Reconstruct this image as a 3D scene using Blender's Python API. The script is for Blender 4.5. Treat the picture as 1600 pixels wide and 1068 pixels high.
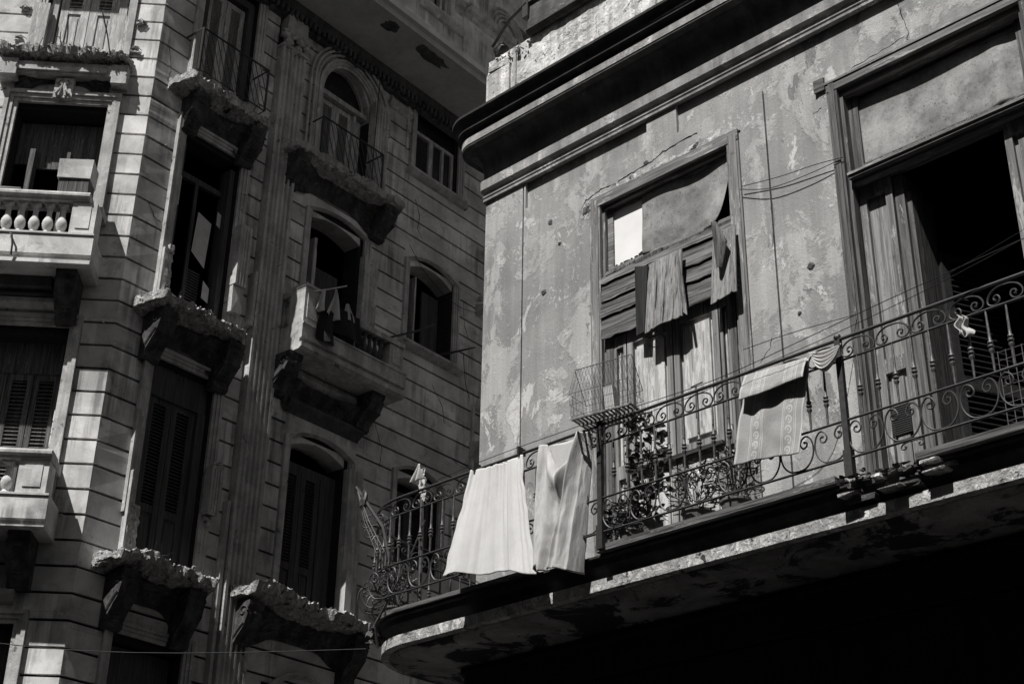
import bpy, bmesh, math, random
from mathutils import Vector, Matrix, noise
R = math.radians
random.seed(11)
for o in list(bpy.data.objects): bpy.data.objects.remove(o)
SC = bpy.context.scene
COL = SC.collection

# ------------------------------------------------------------------ camera
PITCH, ROLL, EYE = R(27.302), R(0.9755), 1.6
cd = bpy.data.cameras.new('camera'); cam = bpy.data.objects.new('camera', cd); COL.objects.link(cam)
cd.sensor_width = 36; cd.lens = 51.578; cd.clip_start = 0.1; cd.clip_end = 2000
f = Vector((0, math.cos(PITCH), math.sin(PITCH))); rt = Vector((1, 0, 0)); up = rt.cross(f)
rt2 = rt*math.cos(ROLL) + up*math.sin(ROLL); up2 = -rt*math.sin(ROLL) + up*math.cos(ROLL)
M = Matrix((rt2, up2, -f)).transposed().to_4x4(); M.translation = (0, 0, EYE)
cam.matrix_world = M
SC.camera = cam

# ------------------------------------------------------------------ sky, sun, exposure
SUN_AZ, SUN_EL = 218.0, 57.5
w = bpy.data.worlds.new('World'); SC.world = w; w.use_nodes = True
wn = w.node_tree; bg = wn.nodes['Background']; bg.inputs[1].default_value = 0.05
sky = wn.nodes.new('ShaderNodeTexSky'); sky.sky_type = 'NISHITA'; sky.sun_disc = False
sky.sun_elevation = R(SUN_EL); sky.sun_rotation = R(SUN_AZ)
bw = wn.nodes.new('ShaderNodeRGBToBW')
wn.links.new(sky.outputs[0], bw.inputs[0]); wn.links.new(bw.outputs[0], bg.inputs[0])
sd = bpy.data.lights.new('sun', 'SUN'); sd.energy = 5.0; sd.angle = R(0.5); sd.color = (1, .99, .975)
sun = bpy.data.objects.new('sun', sd); COL.objects.link(sun)
sdir = Vector((math.sin(R(SUN_AZ))*math.cos(R(SUN_EL)), math.cos(R(SUN_AZ))*math.cos(R(SUN_EL)), math.sin(R(SUN_EL))))
sun.rotation_euler = sdir.to_track_quat('Z', 'Y').to_euler(); sun.location = (0, 0, 40)
vs = SC.view_settings; vs.view_transform = 'Standard'; vs.look = 'None'; vs.exposure = 0.40; vs.gamma = 1
SC.cycles.use_denoising = True
SC.cycles.max_bounces = 6; SC.cycles.diffuse_bounces = 3

# ------------------------------------------------------------------ facade frames
class Frame:                       # u to the right along the wall, o out of the wall, z up
    def __init__(s, K, az):
        s.K = Vector((K[0], K[1], 0)); s.d = Vector((math.sin(az), math.cos(az), 0))
        s.inw = Vector((-s.d.y, s.d.x, 0)); s.rot = math.atan2(s.d.y, s.d.x)
    def w(s, u, o, z): return s.K + s.d*u - s.inw*o + Vector((0, 0, z))
FA = Frame((-0.29007, 12.78225), R(134.2722))
FB = Frame((-5.84743, 19.1261), R(39.41353))
FC = Frame((-5.84743, 19.1261), R(86.26242))
GROUND = Frame((0, 0), R(90))

# ------------------------------------------------------------------ materials
def G(v): return (v, v*.984, v*.965, 1)
class NT:
    def __init__(s, name, rough=.9, spec=.2):
        s.m = bpy.data.materials.new(name); s.m.use_nodes = True; s.t = s.m.node_tree
        s.b = s.t.nodes['Principled BSDF']; s.b.inputs['Roughness'].default_value = rough
        s.b.inputs['Specular IOR Level'].default_value = spec
        s.tc = s.t.nodes.new('ShaderNodeTexCoord')
    def n(s, k, **a):
        x = s.t.nodes.new(k)
        for p, v in a.items(): setattr(x, p, v)
        return x
    def l(s, a, b): s.t.links.new(a, b)
    def mapd(s, sc):
        x = s.n('ShaderNodeMapping'); x.inputs['Scale'].default_value = sc
        s.l(s.tc.outputs['Object'], x.inputs[0]); return x.outputs[0]
    def noise(s, vec, scale, detail=6, rough=.6, dist=0):
        x = s.n('ShaderNodeTexNoise'); x.inputs['Scale'].default_value = scale; x.inputs['Detail'].default_value = detail
        x.inputs['Roughness'].default_value = rough; x.inputs['Distortion'].default_value = dist
        s.l(vec, x.inputs['Vector']); return x.outputs['Fac']
    def ramp(s, fac, a, b, va=0., vb=1.):
        x = s.n('ShaderNodeMapRange'); x.interpolation_type = 'SMOOTHSTEP'
        for i, v in ((1, a), (2, b), (3, va), (4, vb)): x.inputs[i].default_value = v
        s.l(fac, x.inputs[0]); return x.outputs[0]
    def math(s, op, a, b=None):
        x = s.n('ShaderNodeMath', operation=op)
        for i, v in enumerate((a, b)):
            if v is None: continue
            if isinstance(v, (int, float)): x.inputs[i].default_value = v
            else: s.l(v, x.inputs[i])
        return x.outputs[0]
    def mix(s, fac, a, b):         # floats
        x = s.n('ShaderNodeMix', data_type='FLOAT')
        for i, v in ((0, fac), (2, a), (3, b)):
            if isinstance(v, (int, float)): x.inputs[i].default_value = v
            else: s.l(v, x.inputs[i])
        return x.outputs[0]
    def out(s, val, bump=None, strength=.4, dist=.01):
        c = s.n('ShaderNodeCombineColor'); s.l(val, c.inputs[0])
        s.l(s.math('MULTIPLY', val, .984), c.inputs[1]); s.l(s.math('MULTIPLY', val, .962), c.inputs[2])
        s.l(c.outputs[0], s.b.inputs['Base Color'])
        if bump is not None:
            x = s.n('ShaderNodeBump'); x.inputs['Strength'].default_value = strength; x.inputs['Distance'].default_value = dist
            s.l(bump, x.inputs['Height']); s.l(x.outputs[0], s.b.inputs['Normal'])
        return s.m

def plaster(name, lo, hi, patch, pa=(.56, .62), pscale=1.3, streak=.25, speck=.3, bump=.5, bd=.012, fine=45, dark=None, seed=0.):
    s = NT(name); v = s.mapd((1, 1, 1)); vm = s.n('ShaderNodeMapping'); vm.inputs['Location'].default_value = (seed, seed*.7, seed*1.3)
    s.l(s.tc.outputs['Object'], vm.inputs[0]); v = vm.outputs[0]
    a = s.noise(v, pscale*1.1, 7, .62, .4)
    base = s.mix(s.ramp(a, .35, .68), lo, hi)
    # light patches of older coats, torn edges
    sv = s.n('ShaderNodeMapping'); sv.inputs['Scale'].default_value = (1.5, 1.5, .8); s.l(v, sv.inputs[0])
    p = s.noise(sv.outputs[0], pscale, 10, .68, .8); pm = s.ramp(p, pa[0], pa[1])
    fn = s.noise(v, fine*.55, 5, .7); pm = s.math('MULTIPLY', pm, s.ramp(fn, .36, .54))
    base = s.mix(pm, base, patch)
    sp = s.noise(v, 14, 6, .75); base = s.mix(s.math('MULTIPLY', s.ramp(sp, .60, .70), speck), base, patch)
    ds = s.noise(v, fine*.8, 3, .6); base = s.math('MULTIPLY', base, s.mix(s.ramp(ds, .30, .42), 1-speck*.6, 1.))
    st = s.n('ShaderNodeMapping'); st.inputs['Scale'].default_value = (6, 6, .45); s.l(v, st.inputs[0])
    sn = s.noise(st.outputs[0], 1.6, 5, .6); base = s.math('MULTIPLY', base, s.mix(s.ramp(sn, .32, .66), 1-streak, 1+streak*.3))
    if dark:
        dn = s.noise(v, dark[1], 9, .7, .6); base = s.mix(s.ramp(dn, dark[2], dark[2]+.06), base, dark[0])
    h = s.math('ADD', s.math('MULTIPLY', pm, .35), s.math('ADD', s.math('MULTIPLY', fn, .7), s.math('MULTIPLY', sp, .9)))
    return s.out(base, h, bump, bd)

def wood(name, lo, hi, paint=None, pa=.55, vertical=True, grain=1., bump=.5):
    s = NT(name, .85); v = s.mapd((48*grain, 48*grain, 1.5) if vertical else (1.6, 48*grain, 44*grain))
    a = s.noise(v, 1., 10, .72, .12); base = s.mix(s.ramp(a, .36, .64), lo, hi)
    b = s.noise(s.mapd((9, 9, .5) if vertical else (.6, 9, 9)), 1., 5, .6); base = s.math('MULTIPLY', base, s.mix(s.ramp(b, .3, .7), .72, 1.12))
    kn = s.noise(s.mapd((7, 7, 4) if vertical else (4, 7, 8)), 1., 7, .75); base = s.math('MULTIPLY', base, s.mix(s.ramp(kn, .30, .40), .45, 1.))
    vc = s.mapd((60, 60, .8) if vertical else (.9, 60, 60)); cr = s.noise(vc, 1., 2, .5); crm = s.ramp(cr, .30, .36)
    base = s.math('MULTIPLY', base, s.mix(crm, .35, 1.))
    if paint is not None:
        p = s.noise(s.mapd((16, 16, 2.2) if vertical else (2.2, 16, 16)), 1.2, 10, .78, .1); pm = s.ramp(p, pa, pa+.07)
        base = s.mix(pm, base, paint); a = s.math('ADD', a, pm)
    return s.out(base, s.math('ADD', a, s.math('MULTIPLY', crm, .6)), bump, .006)

def plain(name, v, rough=.8, nz=.25, scale=12, spec=.25, metal=0., bump=.25, bd=.004):
    s = NT(name, rough, spec); s.b.inputs['Metallic'].default_value = metal
    a = s.noise(s.mapd((1, 1, 1)), scale, 7, .65)
    return s.out(s.mix(s.ramp(a, .3, .7), v*(1-nz), v*(1+nz)), a, bump, bd)

def oldpaint(name):                # coats of paint: broad smooth fields with torn edges, drips, fine grain
    s = NT(name); v = s.mapd((1, 1, 1)); va = s.mapd((1.25, 1.25, .75)); vs_ = s.mapd((7, 7, .35)); vt = s.mapd((22, 22, 1.1))
    A = s.noise(v, .9, 5, .55, .3); base = s.mix(s.ramp(A, .36, .66), .235, .33)
    B = s.noise(va, 1.5, 12, .66, .35); mB = s.ramp(B, .50, .56); base = s.mix(mB, base, .385)
    C = s.noise(va, 2.3, 13, .72, .6); mC = s.ramp(C, .575, .60); base = s.mix(mC, base, .50)
    D = s.noise(va, 1.15, 12, .68, .4); mD = s.ramp(D, .60, .615); base = s.mix(mD, base, .20)
    E1 = s.noise(v, 3.4, 3, .5); E2 = s.noise(v, 26, 7, .78); mE = s.math('MULTIPLY', s.ramp(E1, .50, .66), s.ramp(E2, .52, .60)); base = s.mix(mE, base, .56)
    st = s.noise(vs_, 1.5, 5, .6); base = s.math('MULTIPLY', base, s.mix(s.ramp(st, .34, .64), .86, 1.05))
    sv = s.noise(vt, 1.3, 4, .6); base = s.mix(s.math('MULTIPLY', s.ramp(sv, .62, .72), .22), base, .50)
    g = s.noise(v, 75, 4, .7); base = s.math('MULTIPLY', base, s.mix(s.ramp(g, .28, .6), .84, 1.06))
    h = s.math('ADD', s.math('ADD', s.math('MULTIPLY', mB, .35), s.math('MULTIPLY', mC, .35)), s.math('SUBTRACT', s.math('ADD', s.math('MULTIPLY', g, .35), s.math('MULTIPLY', E2, .5)), s.math('MULTIPLY', mD, .3)))
    return s.out(base, h, .75, .014)
def ashlar(name, lo, hi, course=.3737, z0=17.28-.3737*60, blk=.92):
    """limestone courses: every block its own tone, soot runs and stains"""
    s = NT(name); v = s.mapd((1, 1, 1)); sep = s.n('ShaderNodeSeparateXYZ'); s.l(v, sep.inputs[0])
    row = s.math('FLOOR', s.math('DIVIDE', s.math('SUBTRACT', sep.outputs[2], z0), course)); colm = s.math('FLOOR', s.math('ADD', s.math('DIVIDE', sep.outputs[0], blk), s.math('MULTIPLY', row, .37)))
    cb = s.n('ShaderNodeCombineXYZ'); s.l(row, cb.inputs[0]); s.l(colm, cb.inputs[1]); wn_ = s.n('ShaderNodeTexWhiteNoise'); s.l(cb.outputs[0], wn_.inputs['Vector'])
    A = s.noise(v, 1.1, 9, .66, .4); base = s.mix(s.ramp(A, .34, .66), lo, hi)
    base = s.math('MULTIPLY', base, s.mix(wn_.outputs['Value'], .80, 1.10))
    st = s.noise(s.mapd((4.5, 4.5, .28)), 1.4, 7, .66); stm = s.math('MULTIPLY', s.ramp(st, .56, .40), s.ramp(s.noise(v, .8, 4, .5), .46, .60)); base = s.math('MULTIPLY', base, s.mix(stm, 1.03, .50))
    S2 = s.noise(v, 2.6, 11, .74, .5); base = s.math('MULTIPLY', base, s.mix(s.ramp(S2, .34, .47), .68, 1.))
    L = s.noise(v, 5, 10, .75); base = s.mix(s.math('MULTIPLY', s.ramp(L, .60, .66), .5), base, .70)
    g = s.noise(v, 60, 5, .7); base = s.math('MULTIPLY', base, s.mix(s.ramp(g, .28, .6), .86, 1.05))
    return s.out(base, s.math('ADD', s.math('MULTIPLY', g, .6), s.math('ADD', S2, wn_.outputs['Value'])), .3, .009)
MT = {}
MT['plasterA'] = oldpaint('painted_plaster')
MT['plasterA2'] = plaster('cornice_plaster', .24, .34, .5, (.52, .6), 2.2, .3, .5, .6, .012, 50, seed=3.)
MT['white_rough'] = plaster('whitewashed_render', .46, .66, .74, (.45, .6), 2., .45, .5, .8, .016, 24, dark=(.13, 15., .575), seed=5.)
MT['darkcornice'] = plaster('sooty_cornice', .030, .055, .13, (.66, .74), 3., .3, .15, .5, .012, 40, seed=7.)  # near-black mottled tone for the upper cornice and balcony slab
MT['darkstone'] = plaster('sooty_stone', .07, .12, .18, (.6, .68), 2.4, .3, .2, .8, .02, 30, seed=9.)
MT['stone'] = ashlar('limestone_blocks', .42, .72)
MT['stoneB'] = plaster('limestone_trim', .34, .52, .64, (.55, .66), 2.6, .22, .35, .6, .012, 40, dark=(.14, 4., .60), seed=4.)
MT['carved'] = plaster('grimy_carved_stone', .045, .10, .26, (.60, .72), 4., .4, .3, .9, .02, 30, seed=15.)  # dark base holds grime plus the shadow the brackets sit in
MT['groove'] = plain('groove_mortar', .02, .95)
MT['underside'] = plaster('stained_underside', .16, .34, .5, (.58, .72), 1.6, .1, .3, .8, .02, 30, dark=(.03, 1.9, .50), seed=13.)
MT['soffit'] = plaster('soffit_plaster', .42, .52, .58, (.58, .7), 1.4, .1, .15, .3, .01, 50, dark=(.07, 1.1, .70), seed=6.)
MT['rubble'] = plaster('broken_concrete', .26, .50, .74, (.45, .6), 7., .1, .6, 1.0, .035, 24, dark=(.05, 5.5, .575), seed=8.)
MT['beam'] = plaster('soot_black_render', .012, .022, .04, (.6, .7), 1.5, .3, .2, .5, .02, 30, seed=11.)  # near-black base stands in for the deep shade under the balcony
MT['wood'] = wood('weathered_wood', .045, .17, .30, .57, bump=.9)
MT['woodlight'] = wood('bleached_wood', .14, .32, .44, .58, bump=.8)
MT['woodpaint'] = wood('flaking_painted_wood', .12, .24, .36, .52)
MT['woodpanel'] = wood('pale_painted_panel', .32, .46, .55, .48, grain=.7, bump=.2)
MT['plank'] = wood('old_planks', .03, .19, .30, .58, vertical=False)
MT['plankpaint'] = wood('flaking_head_boards', .11, .24, .36, .53, vertical=False)
MT['darkboard'] = wood('dark_stained_board', .015, .035, None)  # near-black, stands in for the dark gap where planks are missing
MT['shutter'] = wood('painted_shutter', .30, .46, .55, .5, bump=.2)
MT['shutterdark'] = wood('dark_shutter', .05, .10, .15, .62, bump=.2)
MT['iron'] = plain('rusty_iron', .022, .55, .4, 30, .5, .0, .4, .003)
MT['ironlit'] = plain('worn_iron', .06, .5, .5, 40, .5, 0., .4, .003)
MT['wire'] = plain('wire', .03, .6)
MT['wirelight'] = plain('galvanised_wire', .12, .5)
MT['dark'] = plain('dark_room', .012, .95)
MT['asphalt'] = plain('asphalt', .05, .9, .3, 4.)
MT['pavement'] = plain('pavement_concrete', .10, .9, .3, 3.)
MT['leaf'] = plain('leaves', .045, .35, .6, 6., .6)
MT['dryleaf'] = plain('dry_stems', .16, .8, .5, 8.)
MT['clay'] = plain('clay_pot', .10, .8)
MT['glass'] = plain('whitewashed_pane', .76, .5, .07, 2.5, .3, 0., .05)  # white base stands in for sky seen in the boarded doorway's pane
MT['darkglass'] = plain('dusty_dark_glass', .02, .25, .4, 5., .5)
MT['paper'] = plain('pale_sheet', .50, .9, .12, 5.)
MT['darkcloth'] = plain('dark_cloth', .02, .95)
def cloth(name, v, weave=220, bump=.3):
    s = NT(name, .95, .05); vec = s.mapd((1, 1, 1))
    a = s.noise(vec, weave, 3, .6); b = s.noise(vec, 5, 4, .6)
    base = s.math('MULTIPLY', s.mix(s.ramp(a, .3, .7), v*.93, v*1.04), s.mix(s.ramp(b, .3, .7), .93, 1.03))
    s.b.inputs['Sheen Weight'].default_value = .1
    cr = s.noise(s.mapd((9, 9, 1.5)), 2., 6, .7); return s.out(base, s.math('ADD', a, s.math('MULTIPLY', cr, 2.)), bump, .006)
MT['whitecloth'] = cloth('white_cotton', .55, 220, .55)
MT['terry'] = cloth('white_terry', .47, 150, .8)
MT['greycloth'] = cloth('grey_cotton', .45)
def canvas():
    s = NT('stained_canvas', .95, .05); vec = s.mapd((1, 1, 1))
    a = s.noise(vec, 2.4, 10, .66, .0); base = s.mix(s.ramp(a, .34, .68), .17, .36)
    sp = s.noise(vec, 60, 4, .7); base = s.math('MULTIPLY', base, s.mix(s.ramp(sp, .33, .42), .35, 1.)); s9 = s.noise(vec, 9, 6, .75); base = s.math('MULTIPLY', base, s.mix(s.ramp(s9, .32, .55), .72, 1.06))
    wv = s.noise(vec, 260, 2, .5)
    return s.out(base, wv, .3, .003)
MT['canvas'] = canvas()
def lace():                        # towel: two woven vertical bands of rings between thin lines
    s = NT('embroidered_towel', .95, .05); sep = s.n('ShaderNodeSeparateXYZ'); s.l(s.tc.outputs['UV'], sep.inputs[0])
    x, y = sep.outputs[0], sep.outputs[1]; vec = s.tc.outputs['Object']
    mask = None
    for c in (.29, .78):
        dx = s.math('SUBTRACT', x, c); ax = s.math('ABSOLUTE', dx)
        fy = s.math('SUBTRACT', s.math('FRACT', s.math('MULTIPLY', y, 9.)), .5)
        r = s.math('SQRT', s.math('ADD', s.math('POWER', s.math('MULTIPLY', dx, 9.), 2.), s.math('POWER', fy, 2.)))
        ring = s.math('LESS_THAN', s.math('ABSOLUTE', s.math('SUBTRACT', r, .34)), .09)
        ring = s.math('MULTIPLY', ring, s.math('GREATER_THAN', s.math('SUBTRACT', s.math('MULTIPLY', dx, 9.), fy), -.35))
        dot = s.math('LESS_THAN', r, .12)
        ln = s.math('LESS_THAN', s.math('ABSOLUTE', s.math('SUBTRACT', ax, .095)), .007)
        ln2 = s.math('LESS_THAN', s.math('ABSOLUTE', s.math('SUBTRACT', ax, .07)), .004)
        k = s.math('MAXIMUM', s.math('MAXIMUM', ring, dot), s.math('MAXIMUM', ln, ln2))
        mask = k if mask is None else s.math('MAXIMUM', mask, k)
    mask = s.math('MAXIMUM', mask, s.math('GREATER_THAN', x, .97)); mask = s.math('MAXIMUM', mask, s.math('LESS_THAN', x, .03))
    a = s.noise(vec, 150, 4, .7); b = s.noise(vec, 6, 5, .6)
    base = s.math('MULTIPLY', s.mix(s.ramp(a, .3, .7), .25, .34), s.mix(s.ramp(b, .3, .7), .85, 1.05))
    base = s.mix(s.math('MULTIPLY', mask, .6), base, .52)
    return s.out(base, s.math('ADD', a, s.math('MULTIPLY', mask, .5)), .5, .003)
MT['lace'] = lace()

# ------------------------------------------------------------------ mesh helpers
def nz(x, y, z, s=1.): return noise.noise(Vector((x*s, y*s, z*s)))
def rects(u0, u1, z0, z1, holes):
    zs = sorted({z0, z1, *[min(max(h[2], z0), z1) for h in holes], *[min(max(h[3], z0), z1) for h in holes]})
    out = []
    for a, b in zip(zs, zs[1:]):
        if b-a < 1e-5: continue
        m = (a+b)/2; cur = u0
        for h in sorted([h for h in holes if h[2] < m < h[3] and h[1] > u0 and h[0] < u1]):
            if h[0] > cur+1e-5: out.append((cur, min(h[0], u1), a, b))
            cur = max(cur, h[1])
        if cur < u1-1e-5: out.append((cur, u1, a, b))
    return out
def catmull(P, n=6, closed=False):
    P = [Vector(p) for p in P]; out = []
    for i in range(len(P)-1):
        p0 = P[max(i-1, 0)]; p1 = P[i]; p2 = P[i+1]; p3 = P[min(i+2, len(P)-1)]
        for k in range(n):
            t = k/n; out.append(.5*((2*p1)+(-p0+p2)*t+(2*p0-5*p1+4*p2-p3)*t*t+(-p0+3*p1-3*p2+p3)*t**3))
    out.append(P[-1]); return out
class MB:                          # collects shapes in (u, o, z); mesh local = (u, -o, z)
    def __init__(s): s.v = []; s.f = []; s.uv = None
    def add(s, vs, fs):
        b = len(s.v); s.v += [tuple(x) for x in vs]; s.f += [tuple(i+b for i in q) for q in fs]; return s
    def box(s, u0, u1, o0, o1, z0, z1):
        v = [(u, o, z) for z in (z0, z1) for o in (o0, o1) for u in (u0, u1)]
        return s.add(v, [(0, 1, 3, 2), (4, 6, 7, 5), (0, 4, 5, 1), (2, 3, 7, 6), (0, 2, 6, 4), (1, 5, 7, 3)])
    def rbox(s, u0, u1, o0, o1, z0, z1, j=.006, rx=0.):   # slightly crooked box
        v = [[u+random.uniform(-j, j), o+random.uniform(-j, j), z+random.uniform(-j, j)] for z in (z0, z1) for o in (o0, o1) for u in (u0, u1)]
        if rx:
            cz = (z0+z1)/2
            for p in v: p[0] += (p[2]-cz)*rx
        return s.add(v, [(0, 1, 3, 2), (4, 6, 7, 5), (0, 4, 5, 1), (2, 3, 7, 6), (0, 2, 6, 4), (1, 5, 7, 3)])
    def prism_o(s, poly, o0, o1):  # poly in (u, z), extruded along o
        n = len(poly); v = [(u, o0, z) for u, z in poly]+[(u, o1, z) for u, z in poly]
        return s.add(v, [tuple(range(n)), tuple(range(2*n-1, n-1, -1))]+[(i, i+n, (i+1) % n+n, (i+1) % n) for i in range(n)])
    def prism_u(s, poly, u0, u1):  # poly in (o, z), extruded along u
        n = len(poly); v = [(u0, o, z) for o, z in poly]+[(u1, o, z) for o, z in poly]
        return s.add(v, [tuple(range(n)), tuple(range(2*n-1, n-1, -1))]+[(i, i+n, (i+1) % n+n, (i+1) % n) for i in range(n)])
    def prism_z(s, poly, z0, z1):  # poly in (u, o)
        n = len(poly); v = [(u, o, z0) for u, o in poly]+[(u, o, z1) for u, o in poly]
        return s.add(v, [tuple(range(n)), tuple(range(2*n-1, n-1, -1))]+[(i, i+n, (i+1) % n+n, (i+1) % n) for i in range(n)])
    def sweep(s, prof, rows):      # prof closed list; rows = functions (p, z) -> (u, o, z)
        n = len(prof); v = []; fs = []
        for r in rows: v += [r(p, z) for p, z in prof]
        for k in range(len(rows)-1):
            for i in range(n):
                j = (i+1) % n; fs.append((k*n+i, k*n+j, (k+1)*n+j, (k+1)*n+i))
        fs.append(tuple(range(n))); fs.append(tuple(range(len(rows)*n-1, (len(rows)-1)*n-1, -1)))
        return s.add(v, fs)
    def tube(s, pts, r, n=6, cap=True):
        P = [Vector(p) for p in pts]; v = []; m = len(P)
        if m < 2: return s
        t0 = (P[1]-P[0]).normalized(); ref = Vector((0, 0, 1)) if abs(t0.z) < .9 else Vector((1, 0, 0))
        a = t0.cross(ref).normalized()
        for i, p in enumerate(P):
            t = (P[min(i+1, m-1)]-P[max(i-1, 0)])
            t = t.normalized() if t.length > 1e-9 else t0
            a = (a-t*a.dot(t)).normalized(); b = t.cross(a)
            rr = r[i] if isinstance(r, (list, tuple)) else r
            v += [tuple(p+(a*math.cos(q*2*math.pi/n)+b*math.sin(q*2*math.pi/n))*rr) for q in range(n)]
        fs = [(i*n+q, i*n+(q+1) % n, (i+1)*n+(q+1) % n, (i+1)*n+q) for i in range(m-1) for q in range(n)]
        if cap: fs += [tuple(range(n-1, -1, -1)), tuple(range((m-1)*n, m*n))]
        return s.add(v, fs)
    def lathe(s, u, o, prof, n=12):
        v = []; m = len(prof)
        for r, z in prof: v += [(u+r*math.cos(q*2*math.pi/n), o+r*math.sin(q*2*math.pi/n), z) for q in range(n)]
        fs = [(i*n+q, i*n+(q+1) % n, (i+1)*n+(q+1) % n, (i+1)*n+q) for i in range(m-1) for q in range(n)]
        fs += [tuple(range(n-1, -1, -1)), tuple(range((m-1)*n, m*n))]
        return s.add(v, fs)
    def lump(s, c, r, sq=(1, 1, 1), j=.35, n=2):
        bm = bmesh.new(); bmesh.ops.create_icosphere(bm, subdivisions=n, radius=1)
        sd_ = random.random()*50
        v = []
        for q in bm.verts:
            k = 1+j*nz(q.co.x+sd_, q.co.y, q.co.z, 1.6)+j*.5*nz(q.co.x+sd_, q.co.y, q.co.z, 4)
            v.append((c[0]+q.co.x*r*k*sq[0], c[1]+q.co.y*r*k*sq[1], c[2]+q.co.z*r*k*sq[2]))
        bm.verts.index_update(); fs = [tuple(x.index for x in q.verts) for q in bm.faces]; bm.free()
        return s.add(v, fs)
    def grid(s, fn, nu, nv, thick=0., uv=False):   # fn(a, b) -> (u, o, z)
        b0 = len(s.v)
        P = [[fn(i/nu, j/nv) for i in range(nu+1)] for j in range(nv+1)]
        v = [p for row in P for p in row]; fs = [(j*(nu+1)+i, j*(nu+1)+i+1, (j+1)*(nu+1)+i+1, (j+1)*(nu+1)+i) for j in range(nv) for i in range(nu)]
        if thick:
            N = len(v); v2 = [(p[0], p[1]-thick, p[2]) for p in v]
            fs2 = [tuple(i+N for i in reversed(q)) for q in fs]
            rim = [i for i in range(nu)]; ring = [(j, 0) for j in range(0)]
            idx = [i for i in range(nu+1)]+[(j+1)*(nu+1)+nu for j in range(nv)]+[nv*(nu+1)+i for i in range(nu-1, -1, -1)]+[j*(nu+1) for j in range(nv-1, 0, -1)]
            sf = [(idx[k], idx[(k+1) % len(idx)], idx[(k+1) % len(idx)]+N, idx[k]+N) for k in range(len(idx))]
            v = v+v2; fs = fs+fs2+sf
        if uv:
            if s.uv is None: s.uv = {}
            cnt = (nu+1)*(nv+1)
            for k in range(len(v)):
                q = k % cnt; s.uv[b0+k] = ((q % (nu+1))/nu, (q//(nu+1))/nv)
        return s.add(v, fs)
    def shard(s, c, r):
        a, b, d = (r*random.uniform(.4, 1.3) for _ in range(3)); M3 = Matrix.Rotation(random.uniform(0, 6.3), 3, 'Z') @ Matrix.Rotation(random.uniform(-.9, .9), 3, 'X') @ Matrix.Rotation(random.uniform(-.9, .9), 3, 'Y')
        v = [tuple(Vector(c)+M3 @ Vector((x*a*random.uniform(.5, 1.2), y*b*random.uniform(.5, 1.2), z*d*random.uniform(.4, 1.1)))) for z in (-1, 1) for y in (-1, 1) for x in (-1, 1)]
        return s.add(v, [(0, 1, 3, 2), (4, 6, 7, 5), (0, 4, 5, 1), (2, 3, 7, 6), (0, 2, 6, 4), (1, 5, 7, 3)])
    def build(s, name, mat, parent=None, frame=None, base=(0, 0, 0), smooth=False, at=None, rot=None):
        me = bpy.data.meshes.new(name)
        me.from_pydata([(a-base[0], -(b-base[1]), c-base[2]) for a, b, c in s.v], [], s.f)
        bm = bmesh.new(); bm.from_mesh(me); bmesh.ops.recalc_face_normals(bm, faces=bm.faces); bm.to_mesh(me); bm.free()
        if s.uv:
            lay = me.uv_layers.new(name='UVMap')
            for lp in me.loops: lay.data[lp.index].uv = s.uv.get(lp.vertex_index, (0, 0))
        me.materials.append(MT[mat] if isinstance(mat, str) else mat)
        if smooth:
            for p in me.polygons: p.use_smooth = True
            if smooth == 'auto':
                import math as _m
                try: me.set_sharp_from_angle(angle=_m.radians(38))
                except Exception: pass
        o = bpy.data.objects.new(name, me); COL.objects.link(o)
        if parent is not None:
            o.parent = parent; o.location = (base[0], -base[1], base[2])
            if rot is not None: o.rotation_euler = (0, 0, rot)
        elif frame is not None:
            o.location = frame.w(*base); o.rotation_euler = (0, 0, frame.rot)
        return o
def tag(o, label, cat=None, group=None, kind=None):
    if label: o['label'] = label
    if cat: o['category'] = cat
    if group: o['group'] = group
    if kind: o['kind'] = kind
    return o
def empty(name, frame, base, label, cat, group=None):
    o = bpy.data.objects.new(name, None); COL.objects.link(o); o.location = frame.w(*base); o.rotation_euler = (0, 0, frame.rot)
    o.empty_display_size = .3
    return tag(o, label, cat, group)
def place(src, parent, u, o, z, rot=0):
    c = src.copy(); COL.objects.link(c); c.parent = parent; c.location = (u, -o, z); c.rotation_euler = (0, 0, rot); return c

# ================================================================== ground
g = MB(); g.box(-300, 300, -300, 300, -.3, 0); tag(g.build('street', 'asphalt', frame=GROUND), None, kind='structure')
g = MB(); g.box(-1.5, 14, -12, 2.2, -.1, .14); tag(g.build('pavement', 'pavement', frame=FA), None, kind='structure')
g = MB(); g.box(-1.5, 16, -10, 2.0, -.1, .13); tag(g.build('pavement', 'pavement', frame=FB), None, kind='structure')

# ================================================================== RIGHT BUILDING
BLD = empty('corner_house', FA, (0, 0, 0), 'sunlit corner house with peeling grey plaster, rounded iron balcony and boarded doorway', 'building')
W1 = (1.42, 3.14, 5.3, 9.2); D2 = (4.05, 5.86, 5.3, 9.22); D3 = (7.0, 8.7, 5.3, 9.22)
OPN = [W1, D2, D3, (1.0, 5.2, -1, 3.7), (6.2, 10.4, -1, 3.7)]
m = MB()
for r in rects(0, 12, 0, 10.95, OPN): m.box(r[0], r[1], -.38, -.035, r[2], r[3])
GR = [(.522, .54, 4.9, 9.80), (3.41, 3.428, 4.9, 9.49), (.56, 2.12, 9.49, 9.80), (2.47, 11.5, 9.49, 9.80)]
for r in rects(0, 12, 0, 9.80, OPN+GR): m.box(r[0], r[1], -.035, 0, r[2], r[3])
m.build('wall', 'plasterA', BLD)
m = MB(); m.box(-.0, .38, -12, -.385, 0, 10.95); m.box(11.62, 12, -12, -.385, 0, 10.95); m.box(0, 12, -12.4, -12, 0, 10.95)
m.build('side_wall', 'plasterA', BLD)
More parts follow.
